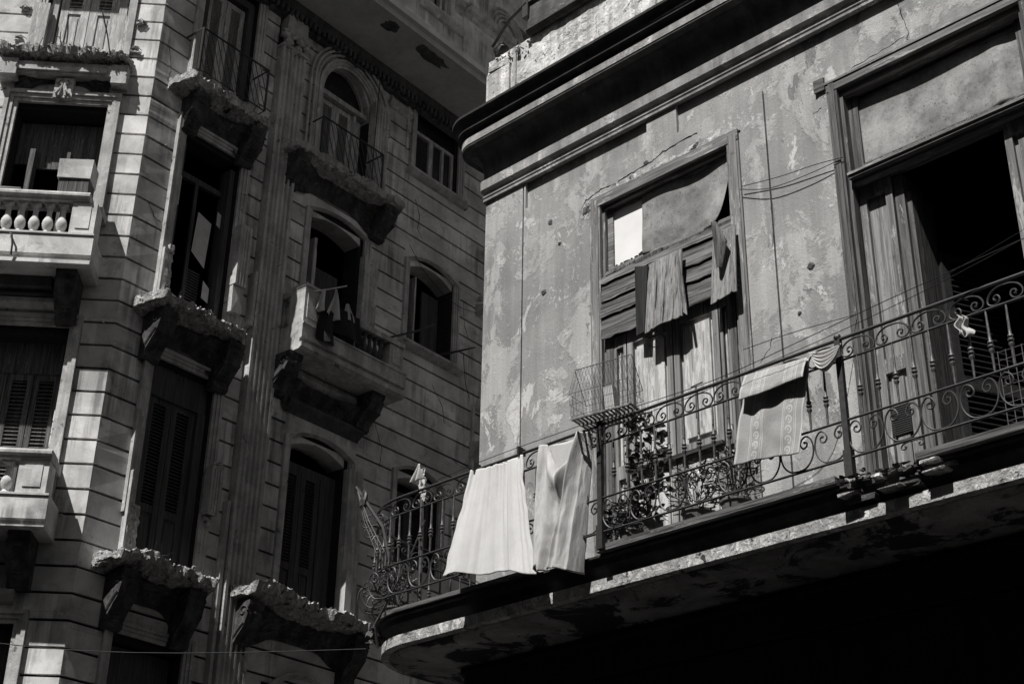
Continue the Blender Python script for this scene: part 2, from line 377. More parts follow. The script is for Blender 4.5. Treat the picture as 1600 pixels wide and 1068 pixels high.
m = MB(); m.box(.39, 11.6, -11.9, -.4, 10.6, 10.8); m.build('roof', 'darkstone', BLD)
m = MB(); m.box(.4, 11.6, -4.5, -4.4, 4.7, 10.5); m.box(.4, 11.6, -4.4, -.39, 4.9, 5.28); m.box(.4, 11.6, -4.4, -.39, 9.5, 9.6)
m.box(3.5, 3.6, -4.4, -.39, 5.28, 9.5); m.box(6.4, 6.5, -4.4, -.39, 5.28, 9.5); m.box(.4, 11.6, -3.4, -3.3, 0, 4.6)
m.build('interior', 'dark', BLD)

def corner_rows(u_end=12., side=-12., n=14, sx=1.):   # rows for a moulding that rounds the corner
    rows = [lambda p, z: (u_end, p, z), lambda p, z: (0, p, z)]
    for k in range(1, n+1):
        a = k/n*math.pi/2; rows.append(lambda p, z, a=a: (-p*sx*math.sin(a), p*math.cos(a), z))
    rows.append(lambda p, z: (-p*sx, side, z)); return rows
ROWS = corner_rows()
m = MB(); m.sweep([(-.02, 9.802), (.03, 9.802), (.032, 9.825), (.02, 9.83), (.038, 9.845), (.038, 9.858), (.0, 9.868), (.0, 9.925), (.062, 9.93), (.066, 10.035), (.03, 10.05), (-.02, 10.06)], ROWS)
m.build('band_moulding', 'plasterA2', BLD)
m = MB(); m.sweep([(-.02, 10.062), (.028, 10.062), (.032, 10.17), (.05, 10.25), (.10, 10.32), (.17, 10.355), (.18, 10.375), (.262, 10.38), (.262, 10.392), (-.02, 10.40)], ROWS)
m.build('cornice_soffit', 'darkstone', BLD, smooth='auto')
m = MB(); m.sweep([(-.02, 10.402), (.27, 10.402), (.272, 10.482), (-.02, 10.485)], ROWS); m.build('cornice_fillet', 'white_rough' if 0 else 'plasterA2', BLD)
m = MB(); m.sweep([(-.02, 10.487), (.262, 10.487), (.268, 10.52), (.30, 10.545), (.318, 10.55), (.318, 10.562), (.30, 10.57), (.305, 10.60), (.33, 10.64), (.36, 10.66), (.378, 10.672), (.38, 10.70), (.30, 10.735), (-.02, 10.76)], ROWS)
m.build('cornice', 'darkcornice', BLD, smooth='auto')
# parapet
m = MB(); NU = 150
def par(a, b):
    u = -.005+12*a; z = 10.74+b*.86
    return (u, .012+.012*nz(u, 0, z, 6)+.006*nz(u, 5, z, 22), z)
m.box(0, 12, -.3, -.02, 10.74, 11.6); m.grid(par, 300, 20, .06)
m.box(0, .3, -12, -.31, 10.74, 11.6)
PAR = m.build('parapet', 'white_rough', BLD)
m = MB(); m.sweep([(-.3, 11.605), (.06, 11.605), (.10, 11.64), (.10, 11.66), (.07, 11.69), (.05, 12.0), (.08, 12.03), (.08, 12.09), (-.3, 12.09)], [lambda p, z: (12, p, z), lambda p, z: (.62, p, z)])
m.build('coping', 'darkstone', BLD)
m = MB(); m.box(0.0, .34, -.34, .045, 10.75, 11.40); m.rbox(.05, .33, -.3, .06, 11.41, 11.50, .02); m.box(.36, .42, -.1, .03, 10.74, 11.58)
for k in range(90): m.shard((random.uniform(.02, .62), random.uniform(-.15, .07), 11.50+random.uniform(-.05, .08)), random.uniform(.008, .028))
m.build('corner_pedestal', 'white_rough', BLD)
m = MB(); m.tube([(.05, .02, 11.78), (.35, .07, 11.95), (.62, .08, 12.03)], .018, 6); m.box(.56, .64, .0, .09, 11.85, 12.10); m.lump((.12, -.05, 11.74), .10, (1, .7, .8), .4)
m.tube([(.62, .08, 12.1), (1.4, .09, 12.18), (2.4, .1, 12.22)], .006, 5)
m.tube([(.74, .09, 12.13), (.76, .11, 12.22)], .007, 5); m.tube([(1.05, .09, 12.16), (1.06, .11, 12.27)], .007, 5)
m.build('roof_bracket', 'iron', BLD)

# plaster losses: raised ragged scabs, holes with timber plugs
def scab(u, z, r, mat='darkstone', asp=1., name='plaster_hole', o=.0):
    q = MB(); n = 16; c = [(u, o-.002, z)]; ring = []
    for k in range(n):
        a = k/n*2*math.pi; rr = r*(1+.45*nz(u*3+math.cos(a), z*3+math.sin(a), 0, 2.)+random.uniform(-.12, .12))
        ring.append((u+rr*math.cos(a)*asp, o+.001, z+rr*math.sin(a)))
    inner = [(u+(x-u)*.55, o+.012*random.uniform(.4, 1), z+(y-z)*.55) for x, _, y in ring]
    v = ring+inner+[(u, o+.006, z)]
    fs = [(k, (k+1) % n, n+(k+1) % n, n+k) for k in range(n)]+[(n+k, n+(k+1) % n, 2*n) for k in range(n)]
    q.add(v, fs); return q.build(name, mat, BLD)
for (u, z, r) in ((.82, 8.44, .035), (3.74, 7.58, .035), (.90, 9.19, .03), (1.02, 8.9, .02), (2.1, 9.33, .03), (3.6, 7.2, .02), (.3, 6.4, .02), (3.28, 6.55, .025)): scab(u, z, r)
scab(4.0, 9.22, .10, 'rubble', .8); q = MB(); q.rbox(3.94, 4.04, .0, .03, 9.17, 9.29, .006); q.build('timber_plug', 'plank', BLD)
scab(1.38, 9.12, .10, 'rubble', .8); q = MB(); q.rbox(1.33, 1.41, .0, .022, 9.08, 9.16, .01); q.build('timber_plug', 'wood', BLD)
# ragged plaster lip over the first doorway
m = MB()
def lip(a, b):
    u = 1.36+1.8*a; e = .045+.06*abs(nz(u, 0, 3.3, 2.4))+.03*nz(u, 9, 1, 9)
    e *= min(1, a*8, (1-a)*6)+.05
    return (u, .012-.011*b+.004*nz(u, b, 0, 20), 9.185+e*b*1.6)
m.grid(lip, 60, 4, .01); m.build('broken_plaster_edge', 'rubble', BLD)
def crack(pts, r=.0035, mat='dark', fr=BLD):
    q = MB(); P = []
    for p0, p1 in zip(pts, pts[1:]):
        for k in range(7):
            t = k/7; P.append((p0[0]+(p1[0]-p0[0])*t+random.uniform(-.008, .008), .0005, p0[1]+(p1[1]-p0[1])*t+random.uniform(-.008, .008)))
    q.tube(P, [r*random.uniform(.5, 1.2) for _ in P], 4); return q.build('crack', mat, fr)
crack([(1.30, 9.16), (1.36, 9.24), (1.55, 9.28), (1.75, 9.27), (1.95, 9.30), (2.15, 9.31), (2.3, 9.36), (2.55, 9.38), (2.72, 9.38)], .006)
crack([(4.78, 9.72), (4.80, 9.5), (4.84, 9.36), (4.82, 9.25)], .003)
crack([(4.3, 9.27), (4.5, 9.28), (4.84, 9.33)], .003)
crack([(3.9, 9.0), (4.0, 9.02)], .003); crack([(3.2, 6.9), (3.3, 7.0), (3.33, 7.1)], .003)

# --- boarded doorway W1
m = MB()
for a, b in ((1.42, 1.545), (3.015, 3.14)):
    m.box(a, b, -.02, .018, 5.3, 9.19); m.box(a+.02, b-.02, .019, .026, 5.3, 9.17)
m.box(1.545, 1.575, -.30, -.021, 5.3, 9.094); m.box(2.985, 3.015, -.30, -.021, 5.3, 9.094); WIN = m.build('boarded_doorway', 'woodpaint', BLD)
m = MB(); m.box(1.42, 3.14, -.02, .022, 9.193, 9.205); m.box(1.42, 3.14, -.02, .024, 9.095, 9.192); m.box(1.576, 2.984, -.3, -.021, 9.06, 9.094); m.build('door_head', 'plankpaint', WIN)
m = MB(); m.box(1.576, 1.64, -.12, -.06, 8.36, 9.05); m.box(1.64, 2.984, -.12, -.06, 8.34, 8.42); m.box(1.64, 2.984, -.12, -.07, 9.02, 9.058); m.build('transom_frame', 'plankpaint', WIN)
m = MB(); m.box(1.64, 2.05, -.085, -.08, 8.42, 9.02); m.build('pane', 'glass', WIN)
m = MB()
for k in range(7): m.lump((1.66+.06*k, -.075, 8.425+.012*random.random()), .012+.012*random.random()*(k % 3), (1.3, .3, 1), .5, 1)
m.build('debris', 'dark', WIN)  # dark lumps stand in for leaf silhouettes against the bright pane
m = MB()
def canv(a, b):
    u = 1.985+1.03*a; z = 9.045-.63*b
    if a > .72: z += .0+.26*((a-.72)/.28)**2.2*b*1.0; z -= .0
    o = -.07+.012*math.sin(a*7+b*2)+.05*max(0, a-.6)*b*2+.015*nz(u, 0, z, 3)
    return (u-.10*max(0, a-.75)*4*b*b*.6, o, z-.03*math.sin(a*3)*b)
m.grid(canv, 40, 26, .004); m.build('canvas_sheet', 'canvas', WIN, smooth=True)
# horizontal planks, leaning out at the bottom
def plankrow(u0, u1, z0, z1, o0, o1, tilt):
    n = 26; q = MB()
    jag0 = [.016*nz(k*.45, z0*9, 3)+random.uniform(-.005, .005) for k in range(n+1)]
    jag1 = [.010*nz(k*.45, z1*9, 7)+random.uniform(-.004, .004) for k in range(n+1)]
    def fn(a, b):
        u = u0+(u1-u0)*a; k = int(a*n); z = (z0+jag0[k])*(1-b)+(z1+jag1[k])*b+tilt*(a-.5)
        return (u, o0*(1-b)+o1*b+.006*nz(u*2, 0, z*9), z)
    q.grid(fn, n, 3, .018); return q
zs = [(7.64, 7.865), (7.871, 8.035), (8.038, 8.225), (8.232, 8.318)]
for i, (a, b) in enumerate(zs):
    o0 = .034-.006*i; plankrow(1.555-.01*(i % 2), 3.07, a, b, o0+.012, o0-.012, -.02+.02*(i == 3)).build('plank', 'plank', WIN)
m = MB(); m.rbox(1.60, 2.24, -.03, .0, 8.315, 8.36, .012); m.rbox(2.2, 3.0, -.05, -.02, 8.31, 8.35, .01); m.build('batten', 'wood', WIN)
def flap(u0, u1, z0, z1, o_top, o_bot, curl, ragged, mat='woodlight'):
    q = MB()
    def fn(a, b):
        u = u0+(u1-u0)*a; z = z1-(z1-z0)*b
        z += (ragged*.5*nz(u*5, 0, 2)+.012*(nz(u*30, 0, 5) > .25)-.10*(abs(a-.62) < .012)*0)*(b > .97)+.02*(a-.5)*b
        o = o_top*(1-b)+o_bot*b-curl*max(0, a-.75)*2.*b+.03*a
        return (u+.02*b*(a-.5), o, z)
    q.grid(fn, 22, 24, .014); return q.build('peeling_board', mat, WIN)
flap(2.14, 2.53, 7.50, 8.20, .06, .13, .05, .05)
for (ux, z0_, z1_) in ((2.34, 7.53, 7.95), (2.25, 7.7, 8.1), (2.45, 7.52, 7.8)):
    m = MB(); m.tube([(ux, .150-.07*(z0_-7.5)/.7, z0_), (ux+.006, .150-.07*((z0_+z1_)/2-7.5)/.7, (z0_+z1_)/2), (ux+.002, .150-.07*(z1_-7.5)/.7, z1_)], [.004, .004, .001], 4); m.build('split', 'dark', WIN)
m = MB(); m.add([(2.0, .085, 8.22), (2.15, .085, 8.18), (2.10, .10, 7.53), (2.0, .085, 7.53), (2.0, .07, 8.22), (2.15, .07, 8.18), (2.10, .085, 7.53), (2.0, .07, 7.53)], [(0, 1, 2, 3), (4, 7, 6, 5), (0, 4, 5, 1), (1, 5, 6, 2), (2, 6, 7, 3), (3, 7, 4, 0)]); m.build('dark_board', 'darkboard', WIN)  # dark plate painting the shaded hole between the planks
m = MB(); m.add([(2.50, .11, 8.15), (2.53, .10, 7.95), (2.59, .13, 7.50), (2.565, .15, 7.53), (2.53, .15, 7.80), (2.50, .12, 8.15), (2.53, .09, 7.95), (2.59, .12, 7.50)], [(0, 1, 2, 3, 4), (5, 6, 7)]); m.build('splinter', 'woodlight', WIN)
flap(2.84, 3.09, 7.53, 8.20, .05, .12, .04, .03)
m = MB(); m.grid(lambda a, b: (2.90+.14*a*(1-abs(b-.5)*1.2)+.03*b, .15+.03*math.sin(a*3), 8.26-.46*b), 8, 12, .005); m.build('peeling_board', 'wood', WIN)
m = MB()
for (a, b, c, d) in ((2.0, 7.55, 2.12, 7.50), (2.05, 7.45, 2.16, 7.40), (2.18, 7.52, 2.3, 7.44)): m.tube([(a, -.02, b), (c, -.03, d)], .004, 5)
m.build('nails', 'wirelight', WIN)
# double door leaves behind the boards
def leaf(u0, u1, z0, z1, o, name='door_leaf', midz=6.35, st=.10, mat='woodpanel', par=None, fm='woodpaint'):
    q = MB(); q.box(u0, u0+st, o-.045, o, z0, z1); q.box(u1-st, u1, o-.045, o, z0, z1)
    for a, b in ((z0, z0+.16), (midz-.06, midz+.06), (z1-.12, z1)): q.box(u0+st, u1-st, o-.044, o-.002, a, b)
    fr = q.build(name, fm, par)
    for a, b in ((z0+.16, midz-.06), (midz+.06, z1-.12)):
        if b-a < .05: continue
        q = MB(); q.box(u0+st, u1-st, o-.043, o-.036, a, b)
        if b < midz or b-a < 1.3: q.rbox(u0+st+.035, u1-st-.035, o-.036, o-.012, a+.05, b-.05, .003)
        q.build('panel', mat, par if False else fr)
    return fr
def leaf3(*a, **k): return leaf(*a, par=BLD, **k)
m = MB()
for a, b in ((1.576, 1.66), (2.925, 2.984)): m = MB(); m.box(a, b, -.09, -.008, 5.3, 7.66); m.build('door_lining', 'wood', WIN)
LV = []
for (a, b) in ((1.66, 1.80), (1.815, 2.31), (2.325, 2.80), (2.815, 2.925)):
    leaf(a, b, 5.3, 7.66, -.012, st=.03 if b-a < .3 else .06, par=BLD, name='door_leaf', fm='woodlight')
m = MB(); m.rbox(1.83, 2.8, -.008, .02, 6.30, 6.335, .004); m.build('door_bar', 'iron', BLD)
m = MB(); m.tube([(2.55, .0, 6.9), (2.55, .01, 6.6)], .007); m.tube([(2.50, .0, 6.9), (2.62, .0, 6.91)], .006); m.build('door_bolt', 'iron', BLD)

# --- open doorway D2
m = MB()
for a, b in ((4.05, 4.145), (5.765, 5.86)):
    m.box(a, b, -.02, .02, 5.3, 9.21); m.box(a+.025, b-.02, .021, .03, 5.3, 9.2)
m.box(4.145, 4.175, -.34, -.021, 5.3, 9.06); m.box(5.735, 5.765, -.34, -.021, 5.3, 9.06)
DR = m.build('open_doorway', 'wood', BLD)
m = MB(); m.box(4.05, 5.86, -.02, .025, 9.12, 9.195); m.box(4.04, 5.87, -.02, .034, 9.198, 9.22); m.box(4.145, 5.765, -.34, -.021, 9.06, 9.12); m.build('door_head', 'plankpaint', DR)
m = MB(); m.box(4.175, 5.735, -.16, -.05, 8.26, 8.30); m.box(4.175, 5.735, -.18, .045, 8.232, 8.255); m.box(4.175, 5.735, -.18, .03, 8.205, 8.228); m.box(4.175, 5.735, -.15, -.02, 8.175, 8.20); m.build('transom_bar', 'plankpaint', DR)
m = MB(); m.box(4.176, 4.26, -.15, -.09, 8.31, 9.05); m.box(5.66, 5.734, -.15, -.09, 8.31, 9.05); m.box(4.26, 5.66, -.15, -.09, 8.31, 8.37); m.build('transom_frame', 'wood', DR)
m = MB()
def fab(a, b):
    u = 4.255+1.41*a; z = 9.02-.65*b
    o = -.115+.01*nz(u*2, 0, z*2)
    k = math.exp(-((a-.86)/.06)**2)*b; o += .05*k
    return (u, o-.05*a*b*.3, z)
m.grid(fab, 60, 20, .003); m.build('fabric_panel', 'canvas', DR, smooth=True)
LF = leaf(4.18, 4.47, 5.32, 8.17, -.10, midz=6.55, st=.06, par=BLD, mat='woodlight', fm='woodpaint'); LF['label'] = 'narrow left door leaf with flaking pale panel and small grille'
m = MB()
for k in range(14): m.box(4.245, 4.405, -.115, -.10, 5.98+k*.017, 5.988+k*.017)
m.build('grille', 'iron', LF)
leaf(5.44, 5.73, 5.32, 8.17, -.08, midz=7.4, st=.06, par=BLD, mat='woodlight')['label'] = 'right door leaf standing at the jamb with cracked pale panel'
# inner folded louvred leaf swung into the room
def louvre_y(u, o0, o1, z0, z1, name, mat, par):
    q = MB(); q.box(u-.02, u+.02, o0, o0+.06, z0, z1); q.box(u-.02, u+.02, o1-.06, o1, z0, z1)
    for zz in (z0, (z0+z1)/2-.04, z1-.08): q.box(u-.018, u+.018, o0+.06, o1-.06, zz, zz+.08)
    n = int((z1-z0)/.05)
    for k in range(n):
        zz = z0+.1+k*.05
        if zz < z1-.1: q.prism_z([(u-.012, o0+.06), (u+.012, o0+.06), (u+.012, o1-.06), (u-.012, o1-.06)], zz, zz+.012)
    return q.build(name, mat, par)
m = MB(); m.box(4.48, 4.56, -.45, -.12, 5.32, 8.15); m.box(4.56, 4.60, -.5, -.16, 5.32, 8.0); m.build('folded_leaf', 'wood', BLD)
def skew(u0, o0, u1, o1, z0, z1, par, name='louvred_leaf', mat='wood'):
    q = MB(); L = math.hypot(u1-u0, o1-o0); du, do = (u1-u0)/L, (o1-o0)/L; nu, no = -do*.018, du*.018
    def bx(s0, s1, a, b, t=1.):
        P = [(u0+du*s+nu*k*t, o0+do*s+no*k*t) for s, k in ((s0, -1), (s1, -1), (s1, 1), (s0, 1))]; q.prism_z(P, a, b)
    bx(0, .07, z0, z1); bx(L-.07, L, z0, z1)
    for zz in (z0, (z0+z1)/2-.05, z1-.09): bx(.07, L-.07, zz, zz+.09)
    k = z0+.12
    while k < z1-.12:
        bx(.07, L-.07, k, k+.010, .9); k += .052
    return q.build(name, mat, par)
skew(4.62, -.45, 4.93, -1.1, 5.32, 7.55, BLD, mat='iron')
# wire net inside
m = MB()
for k in range(9): m.tube([(5.15+.06*k, -.05, 5.32), (5.15+.06*k, -.05, 6.35)], .003, 4)
for k in range(16): m.tube([(5.15, -.05, 5.35+.066*k), (5.65, -.05, 5.35+.066*k)], .003, 4)
m.build('wire_screen', 'wirelight', BLD)
# third doorway further right, shuttered
m = MB()
for a, b in ((7.0, 7.1), (8.6, 8.7)): m.box(a, b, -.02, .02, 5.3, 9.21)
m.box(7.1, 8.6, -.02, .02, 9.1, 9.21); m.build('shuttered_doorway', 'wood', BLD)
leaf(7.1, 7.85, 5.3, 9.1, -.15, par=BLD); leaf(7.85, 8.6, 5.3, 9.1, -.15, par=BLD)

# --- balcony slab
ROWS = corner_rows(sx=.87)
m = MB(); m.sweep([(0.002, 5.25), (.02, 5.262), (.90, 5.262), (.90, 5.245), (.872, 5.235), (.862, 5.19), (.80, 5.16), (.78, 5.13), (.78, 5.105), (.80, 5.10), (.80, 5.09), (.0025, 5.09)], ROWS)
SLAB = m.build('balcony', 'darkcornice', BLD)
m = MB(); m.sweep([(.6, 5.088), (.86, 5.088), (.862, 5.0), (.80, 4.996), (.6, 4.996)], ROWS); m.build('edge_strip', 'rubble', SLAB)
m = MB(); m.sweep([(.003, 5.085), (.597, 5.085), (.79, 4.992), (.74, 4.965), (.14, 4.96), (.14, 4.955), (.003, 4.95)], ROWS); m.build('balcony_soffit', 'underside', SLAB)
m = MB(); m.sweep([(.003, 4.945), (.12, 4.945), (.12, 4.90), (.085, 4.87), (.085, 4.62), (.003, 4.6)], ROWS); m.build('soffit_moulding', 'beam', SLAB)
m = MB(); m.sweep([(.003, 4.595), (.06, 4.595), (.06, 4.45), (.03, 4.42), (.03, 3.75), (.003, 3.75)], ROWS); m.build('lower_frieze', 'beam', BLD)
m = MB(); m.sweep([(.60, 5.266), (.955, 5.266), (.96, 5.315), (.60, 5.32)], [lambda p, z: (4.35+.003, p, z), lambda p, z: (2.25, p, z)])
m.sweep([(.60, 5.266), (.955, 5.266), (.96, 5.315), (.60, 5.32)], [lambda p, z: (12, p, z), lambda p, z: (4.95, p, z)])
rr = corner_rows(1.55, sx=.87); m.sweep([(.60, 5.266), (.93, 5.266), (.935, 5.30), (.60, 5.305)], rr[:-1]); m.build('edge_board', 'plank', SLAB)
m = MB()
for k in range(150):
    u = random.uniform(4.25, 5.05); L = random.uniform(.01, .07); h = random.uniform(.004, .018); o_ = random.uniform(.80, .93); z_ = 5.255+random.uniform(-.06, .06)*(1 if random.random() < .5 else .4)
    m.rbox(u, u+L, o_-.03, o_, z_, z_+h, .008)
for (u, z, L) in ((4.35, 5.18, .16), (4.72, 5.15, .2), (4.55, 5.22, .12), (5.0, 5.2, .2), (4.4, 5.125, .2), (4.78, 5.12, .15)): m.rbox(u, u+L, .80, .90, z, z+.022, .01)
m.build('crumbled_edge', 'darkstone', SLAB); m = MB()
for k in range(60): m.shard((random.uniform(-.62, -.35), random.uniform(.5, .72), 5.22+random.uniform(-.08, .05)), random.uniform(.01, .04))
m.build('crumbled_edge', 'darkstone', SLAB)
m = MB()
for (u, z, L, h) in ((4.36, 5.165, .14, .014), (4.66, 5.135, .17, .012), (4.62, 5.23, .07, .02), (4.97, 5.23, .14, .018), (4.98, 5.16, .16, .014)): m.rbox(u, u+L, .85, .955, z, z+h, .006)
m.build('stone_chips', 'rubble', SLAB)

# --- iron railing: follows the front and the rounded corner
RP = .97; RZ = 6.282; KR = 1.0101
def TU(u): return 9.13+(u-9.13)*KR
def TZ(z): return 1.6+(z-1.6)*KR
def rp(s):                         # arc length -> (u, o, rotation); s=0 at the corner, rising to the right
    if s >= 0: return (s, RP, 0.)
    a = -s/RP
    if a <= math.pi/2: return (-.87*RP*math.sin(a), RP*math.cos(a), a)
    return (-.87*RP, -(a-math.pi/2)*RP, math.pi/2)
def railpath(s0, s1, z, step=.12):
    n = max(2, int((s1-s0)/step)); P = []
    for k in range(n+1):
        u, o, _ = rp(s0+(s1-s0)*k/n); P.append((u, o, z))
    return P
S0, S1 = -2.65, 9.6
m = MB()
P = railpath(S0, S1, RZ); m.tube(P, .013, 8)
for zz in (TZ(6.075), TZ(5.635), TZ(5.365)): m.tube(railpath(S0, S1, zz), .0085, 6)
RAIL = m.build('railing', 'iron', BLD)
SCT = [(0, .125), (.05, .120), (.098, .095), (.122, .055), (.118, .02), (.088, .004), (.055, .012), (.038, .038), (.048, .064), (.070, .066), (.080, .050), (.070, .036)]
SCB = [(0, .0), (.06, .010), (.108, .06), (.128, .13), (.116, .20), (.082, .238), (.046, .224), (.030, .185), (.050, .155), (.078, .165), (.080, .192), (.064, .196)]
def scroll(pts, name, z0, r):
    q = MB()
    for sg in (-1, 1): q.tube([(sg*p.x, 0, z0+p.y) for p in catmull([(a, b, 0) for a, b in pts], 4)], r, 5)
    q.lump((pts[-1][0], 0, z0+pts[-1][1]), .011, j=.1, n=1); q.lump((-pts[-1][0], 0, z0+pts[-1][1]), .011, j=.1, n=1)
    return q.build(name, 'iron', RAIL)
sc1 = scroll(SCT, 'top_scroll', TZ(6.075)+.01, .0065); sc2 = scroll(SCB, 'bottom_scroll', TZ(5.365)+.01, .0065)
q = MB(); pr = [(.007, 5.64), (.0085, 5.68), (.009, 5.76), (.012, 5.775), (.019, 5.787), (.019, 5.795), (.011, 5.803), (.011, 5.806), (.021, 5.815), (.021, 5.824), (.011, 5.833), (.019, 5.843), (.018, 5.851), (.0105, 5.862), (.0095, 5.9), (.007, 6.075)]
q.lathe(0, 0, [(a, TZ(b)) for a, b in pr], 8); bal = q.build('baluster', 'ironlit', RAIL, smooth='auto')
q = MB(); q.box(-.022, .022, -.018, .018, 5.27, 6.285); q.lathe(0, 0, [(.026, 6.285), (.03, 6.30), (.02, 6.32), (.005, 6.33)], 8); q.box(-.03, .03, -.026, .026, 5.27, 5.46); post = q.build('post', 'iron', RAIL)
u, o, r_ = rp(.135); first = True
def putseq(src, ss, skip=()):
    done = False
    for i, s_ in enumerate(ss):
        if any(a < s_ < b for a, b in skip): continue
        u, o, a = rp(s_)
        jt = random.Random(i*7+len(src.name)); da = jt.uniform(-.05, .05) if src is not post else 0; dt = jt.uniform(-.012, .012) if src is not post else 0
        if not done: src.location = (u, -o, 0); src.rotation_euler = (0, 0, a); done = True
        else: c_ = place(src, RAIL, u-dt*5.9, o, 0, a); c_.rotation_euler = (0, dt, a+da)
POSTS = (TU(2.39), TU(4.53), TU(6.70), -2.62)
off = TU(2.39)
putseq(sc1, [off+.144+.2702*k for k in range(-17, 14)])
putseq(sc2, [off+.144+.2702*k for k in range(-17, 14)])
putseq(bal, [off+.1351*k for k in range(-36, 27)], [(p-.05, p+.05) for p in POSTS])
putseq(post, list(POSTS))
m = MB(); 
for s_ in (1.15, 3.72, 2.65, 4.95):
    m = MB(); u, o, a = rp(s_)
    for sg in (-1, 1): m.tube([(u+sg*p.x*.8, o, TZ(5.355)-p.y*.6) for p in catmull([(0, 0, 0), (.05, .0, 0), (.09, .02, 0), (.1, .06, 0), (.07, .075, 0), (.055, .05, 0), (.07, .04, 0)], 4)], .006, 5)
    m.build('foot_scroll', 'iron', RAIL)

# ================================================================== LEFT BUILDING
APT = empty('apartment_block', FB, (0, 0, 0), 'tall decaying limestone apartment block with grooved courses, fluted pilasters and crumbling balconies', 'building')
RC = FC.rot-FB.rot
def bC(mb, name, mat, par=None, **k):      # part on the C face: child of the block, turned to that face
    o = mb.build(name, mat, APT if par is None else par, **k)
    if par is None: o.rotation_euler = (0, 0, RC)
    return o
CS = .3737
def grooved(u0, u1, z0, z1, holes, frame_holes, thick=.42):
    back = MB()
    for r in rects(u0, u1, z0, z1, holes): back.box(r[0], r[1], -thick, -.062, r[2], r[3])
    fr = MB(); k0 = 17.28-CS*60
    z = k0
    while z < z1:
        a, b = max(z+.020, z0), min(z+CS-.020, z1)
        if b > a:
            for r in rects(u0, u1, a, b, holes+frame_holes): fr.rbox(r[0], r[1], -.061, 0, r[2], r[3], .003)
        z += CS
    rs = random.Random(5)
    for k in range(60):
        u = rs.uniform(u0, u1); kk = rs.randint(16, 60); zz = k0+CS*kk+rs.choice((-.022, .022))
        if z0 < zz < z1-.1 and not any(h[0]-.1 < u < h[1]+.1 and h[2]-.2 < zz < h[3]+.2 for h in holes+frame_holes): fr.shard((u, -.012, zz), rs.uniform(.015, .035))
    return back, fr
# openings: B face
hB = [(.78, 1.93, 16.3, 19.0), (.78, 1.93, 12.3, 15.5), (.78, 1.93, 8.2, 11.4), (.78, 1.93, 3.9, 7.15),
      (3.6, 4.85, 16.4, 18.95), (3.6, 4.85, 12.5, 15.48), (3.6, 4.85, 8.3, 11.2), (3.6, 4.85, 4.1, 6.9),
      (6.15, 7.35, 17.7, 19.3), (6.15, 7.38, 13.9, 15.72), (6.12, 7.2, 9.7, 11.38), (6.12, 7.2, 5.4, 7.2), (5.4, 5.86, 18.85, 19.3),
      (9.6, 10.8, 12.5, 15.3), (9.6, 10.8, 8.3, 11.05), (9.6, 10.8, 16.4, 18.9)]
fB = [(.60, 2.12, 16.3, 19.3), (.60, 2.12, 12.3, 15.75), (.60, 2.12, 8.2, 11.62), (.60, 2.12, 3.9, 7.38),
      (3.45, 5.08, 16.4, 19.3), (3.45, 5.08, 12.5, 15.64), (3.45, 5.08, 8.3, 11.35), (3.45, 5.08, 4.1, 7.1),
      (5.98, 7.55, 17.7, 19.3), (6.0, 7.55, 13.9, 15.86), (5.97, 7.35, 9.7, 11.6), (2.45, 3.02, 0, 19.3), (5.34, 5.92, 18.8, 19.3)]
bk, fr = grooved(0, 13, 0, 19.30, hB, fB)
bk.build('wall_backing', 'groove', APT); fr.build('wall', 'stone', APT)
hC = [(-1.86, -.62, 16.55, 19.6), (-2.05, -.62, 12.5, 15.45), (-2.05, -.62, 8.5, 11.45), (-2.05, -.62, 4.3, 7.15), (-5.2, -3.9, 12.5, 15.4), (-5.2, -3.9, 16.5, 19.5)]
fC = [(-2.04, -.44, 16.5, 19.6), (-2.25, -.44, 12.5, 15.74), (-2.25, -.46, 8.5, 11.75), (-2.25, -.52, 4.3, 7.3)]
bk, fr = grooved(-7.5, 0, 0, 22, hC, fC); bC(bk, 'wall_backing', 'groove'); bC(fr, 'wall', 'stone')
# dark interiors
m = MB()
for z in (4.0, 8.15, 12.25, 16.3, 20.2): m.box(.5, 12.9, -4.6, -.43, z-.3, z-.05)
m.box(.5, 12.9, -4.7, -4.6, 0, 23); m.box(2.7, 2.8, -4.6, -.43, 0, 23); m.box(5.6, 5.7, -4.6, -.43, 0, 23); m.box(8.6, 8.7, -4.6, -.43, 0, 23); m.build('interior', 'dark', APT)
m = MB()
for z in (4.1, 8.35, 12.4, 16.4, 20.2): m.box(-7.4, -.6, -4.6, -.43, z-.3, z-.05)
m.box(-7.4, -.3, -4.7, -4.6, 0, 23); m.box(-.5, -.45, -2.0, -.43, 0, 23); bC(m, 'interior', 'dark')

for P_ in ([(6.2, 17.0), (6.35, 16.7), (6.3, 16.4), (6.5, 16.15)], [(7.7, 15.4), (7.75, 14.9), (7.9, 14.6)], [(5.5, 12.0), (5.7, 11.6), (5.65, 11.2)], [(.2, 16.9), (.3, 16.5), (.25, 16.2)], [(.25, 13.9), (.42, 13.7), (.55, 13.68)], [(6.9, 13.3), (7.2, 13.0), (7.3, 12.6)]): crack(P_, .006, fr=APT)
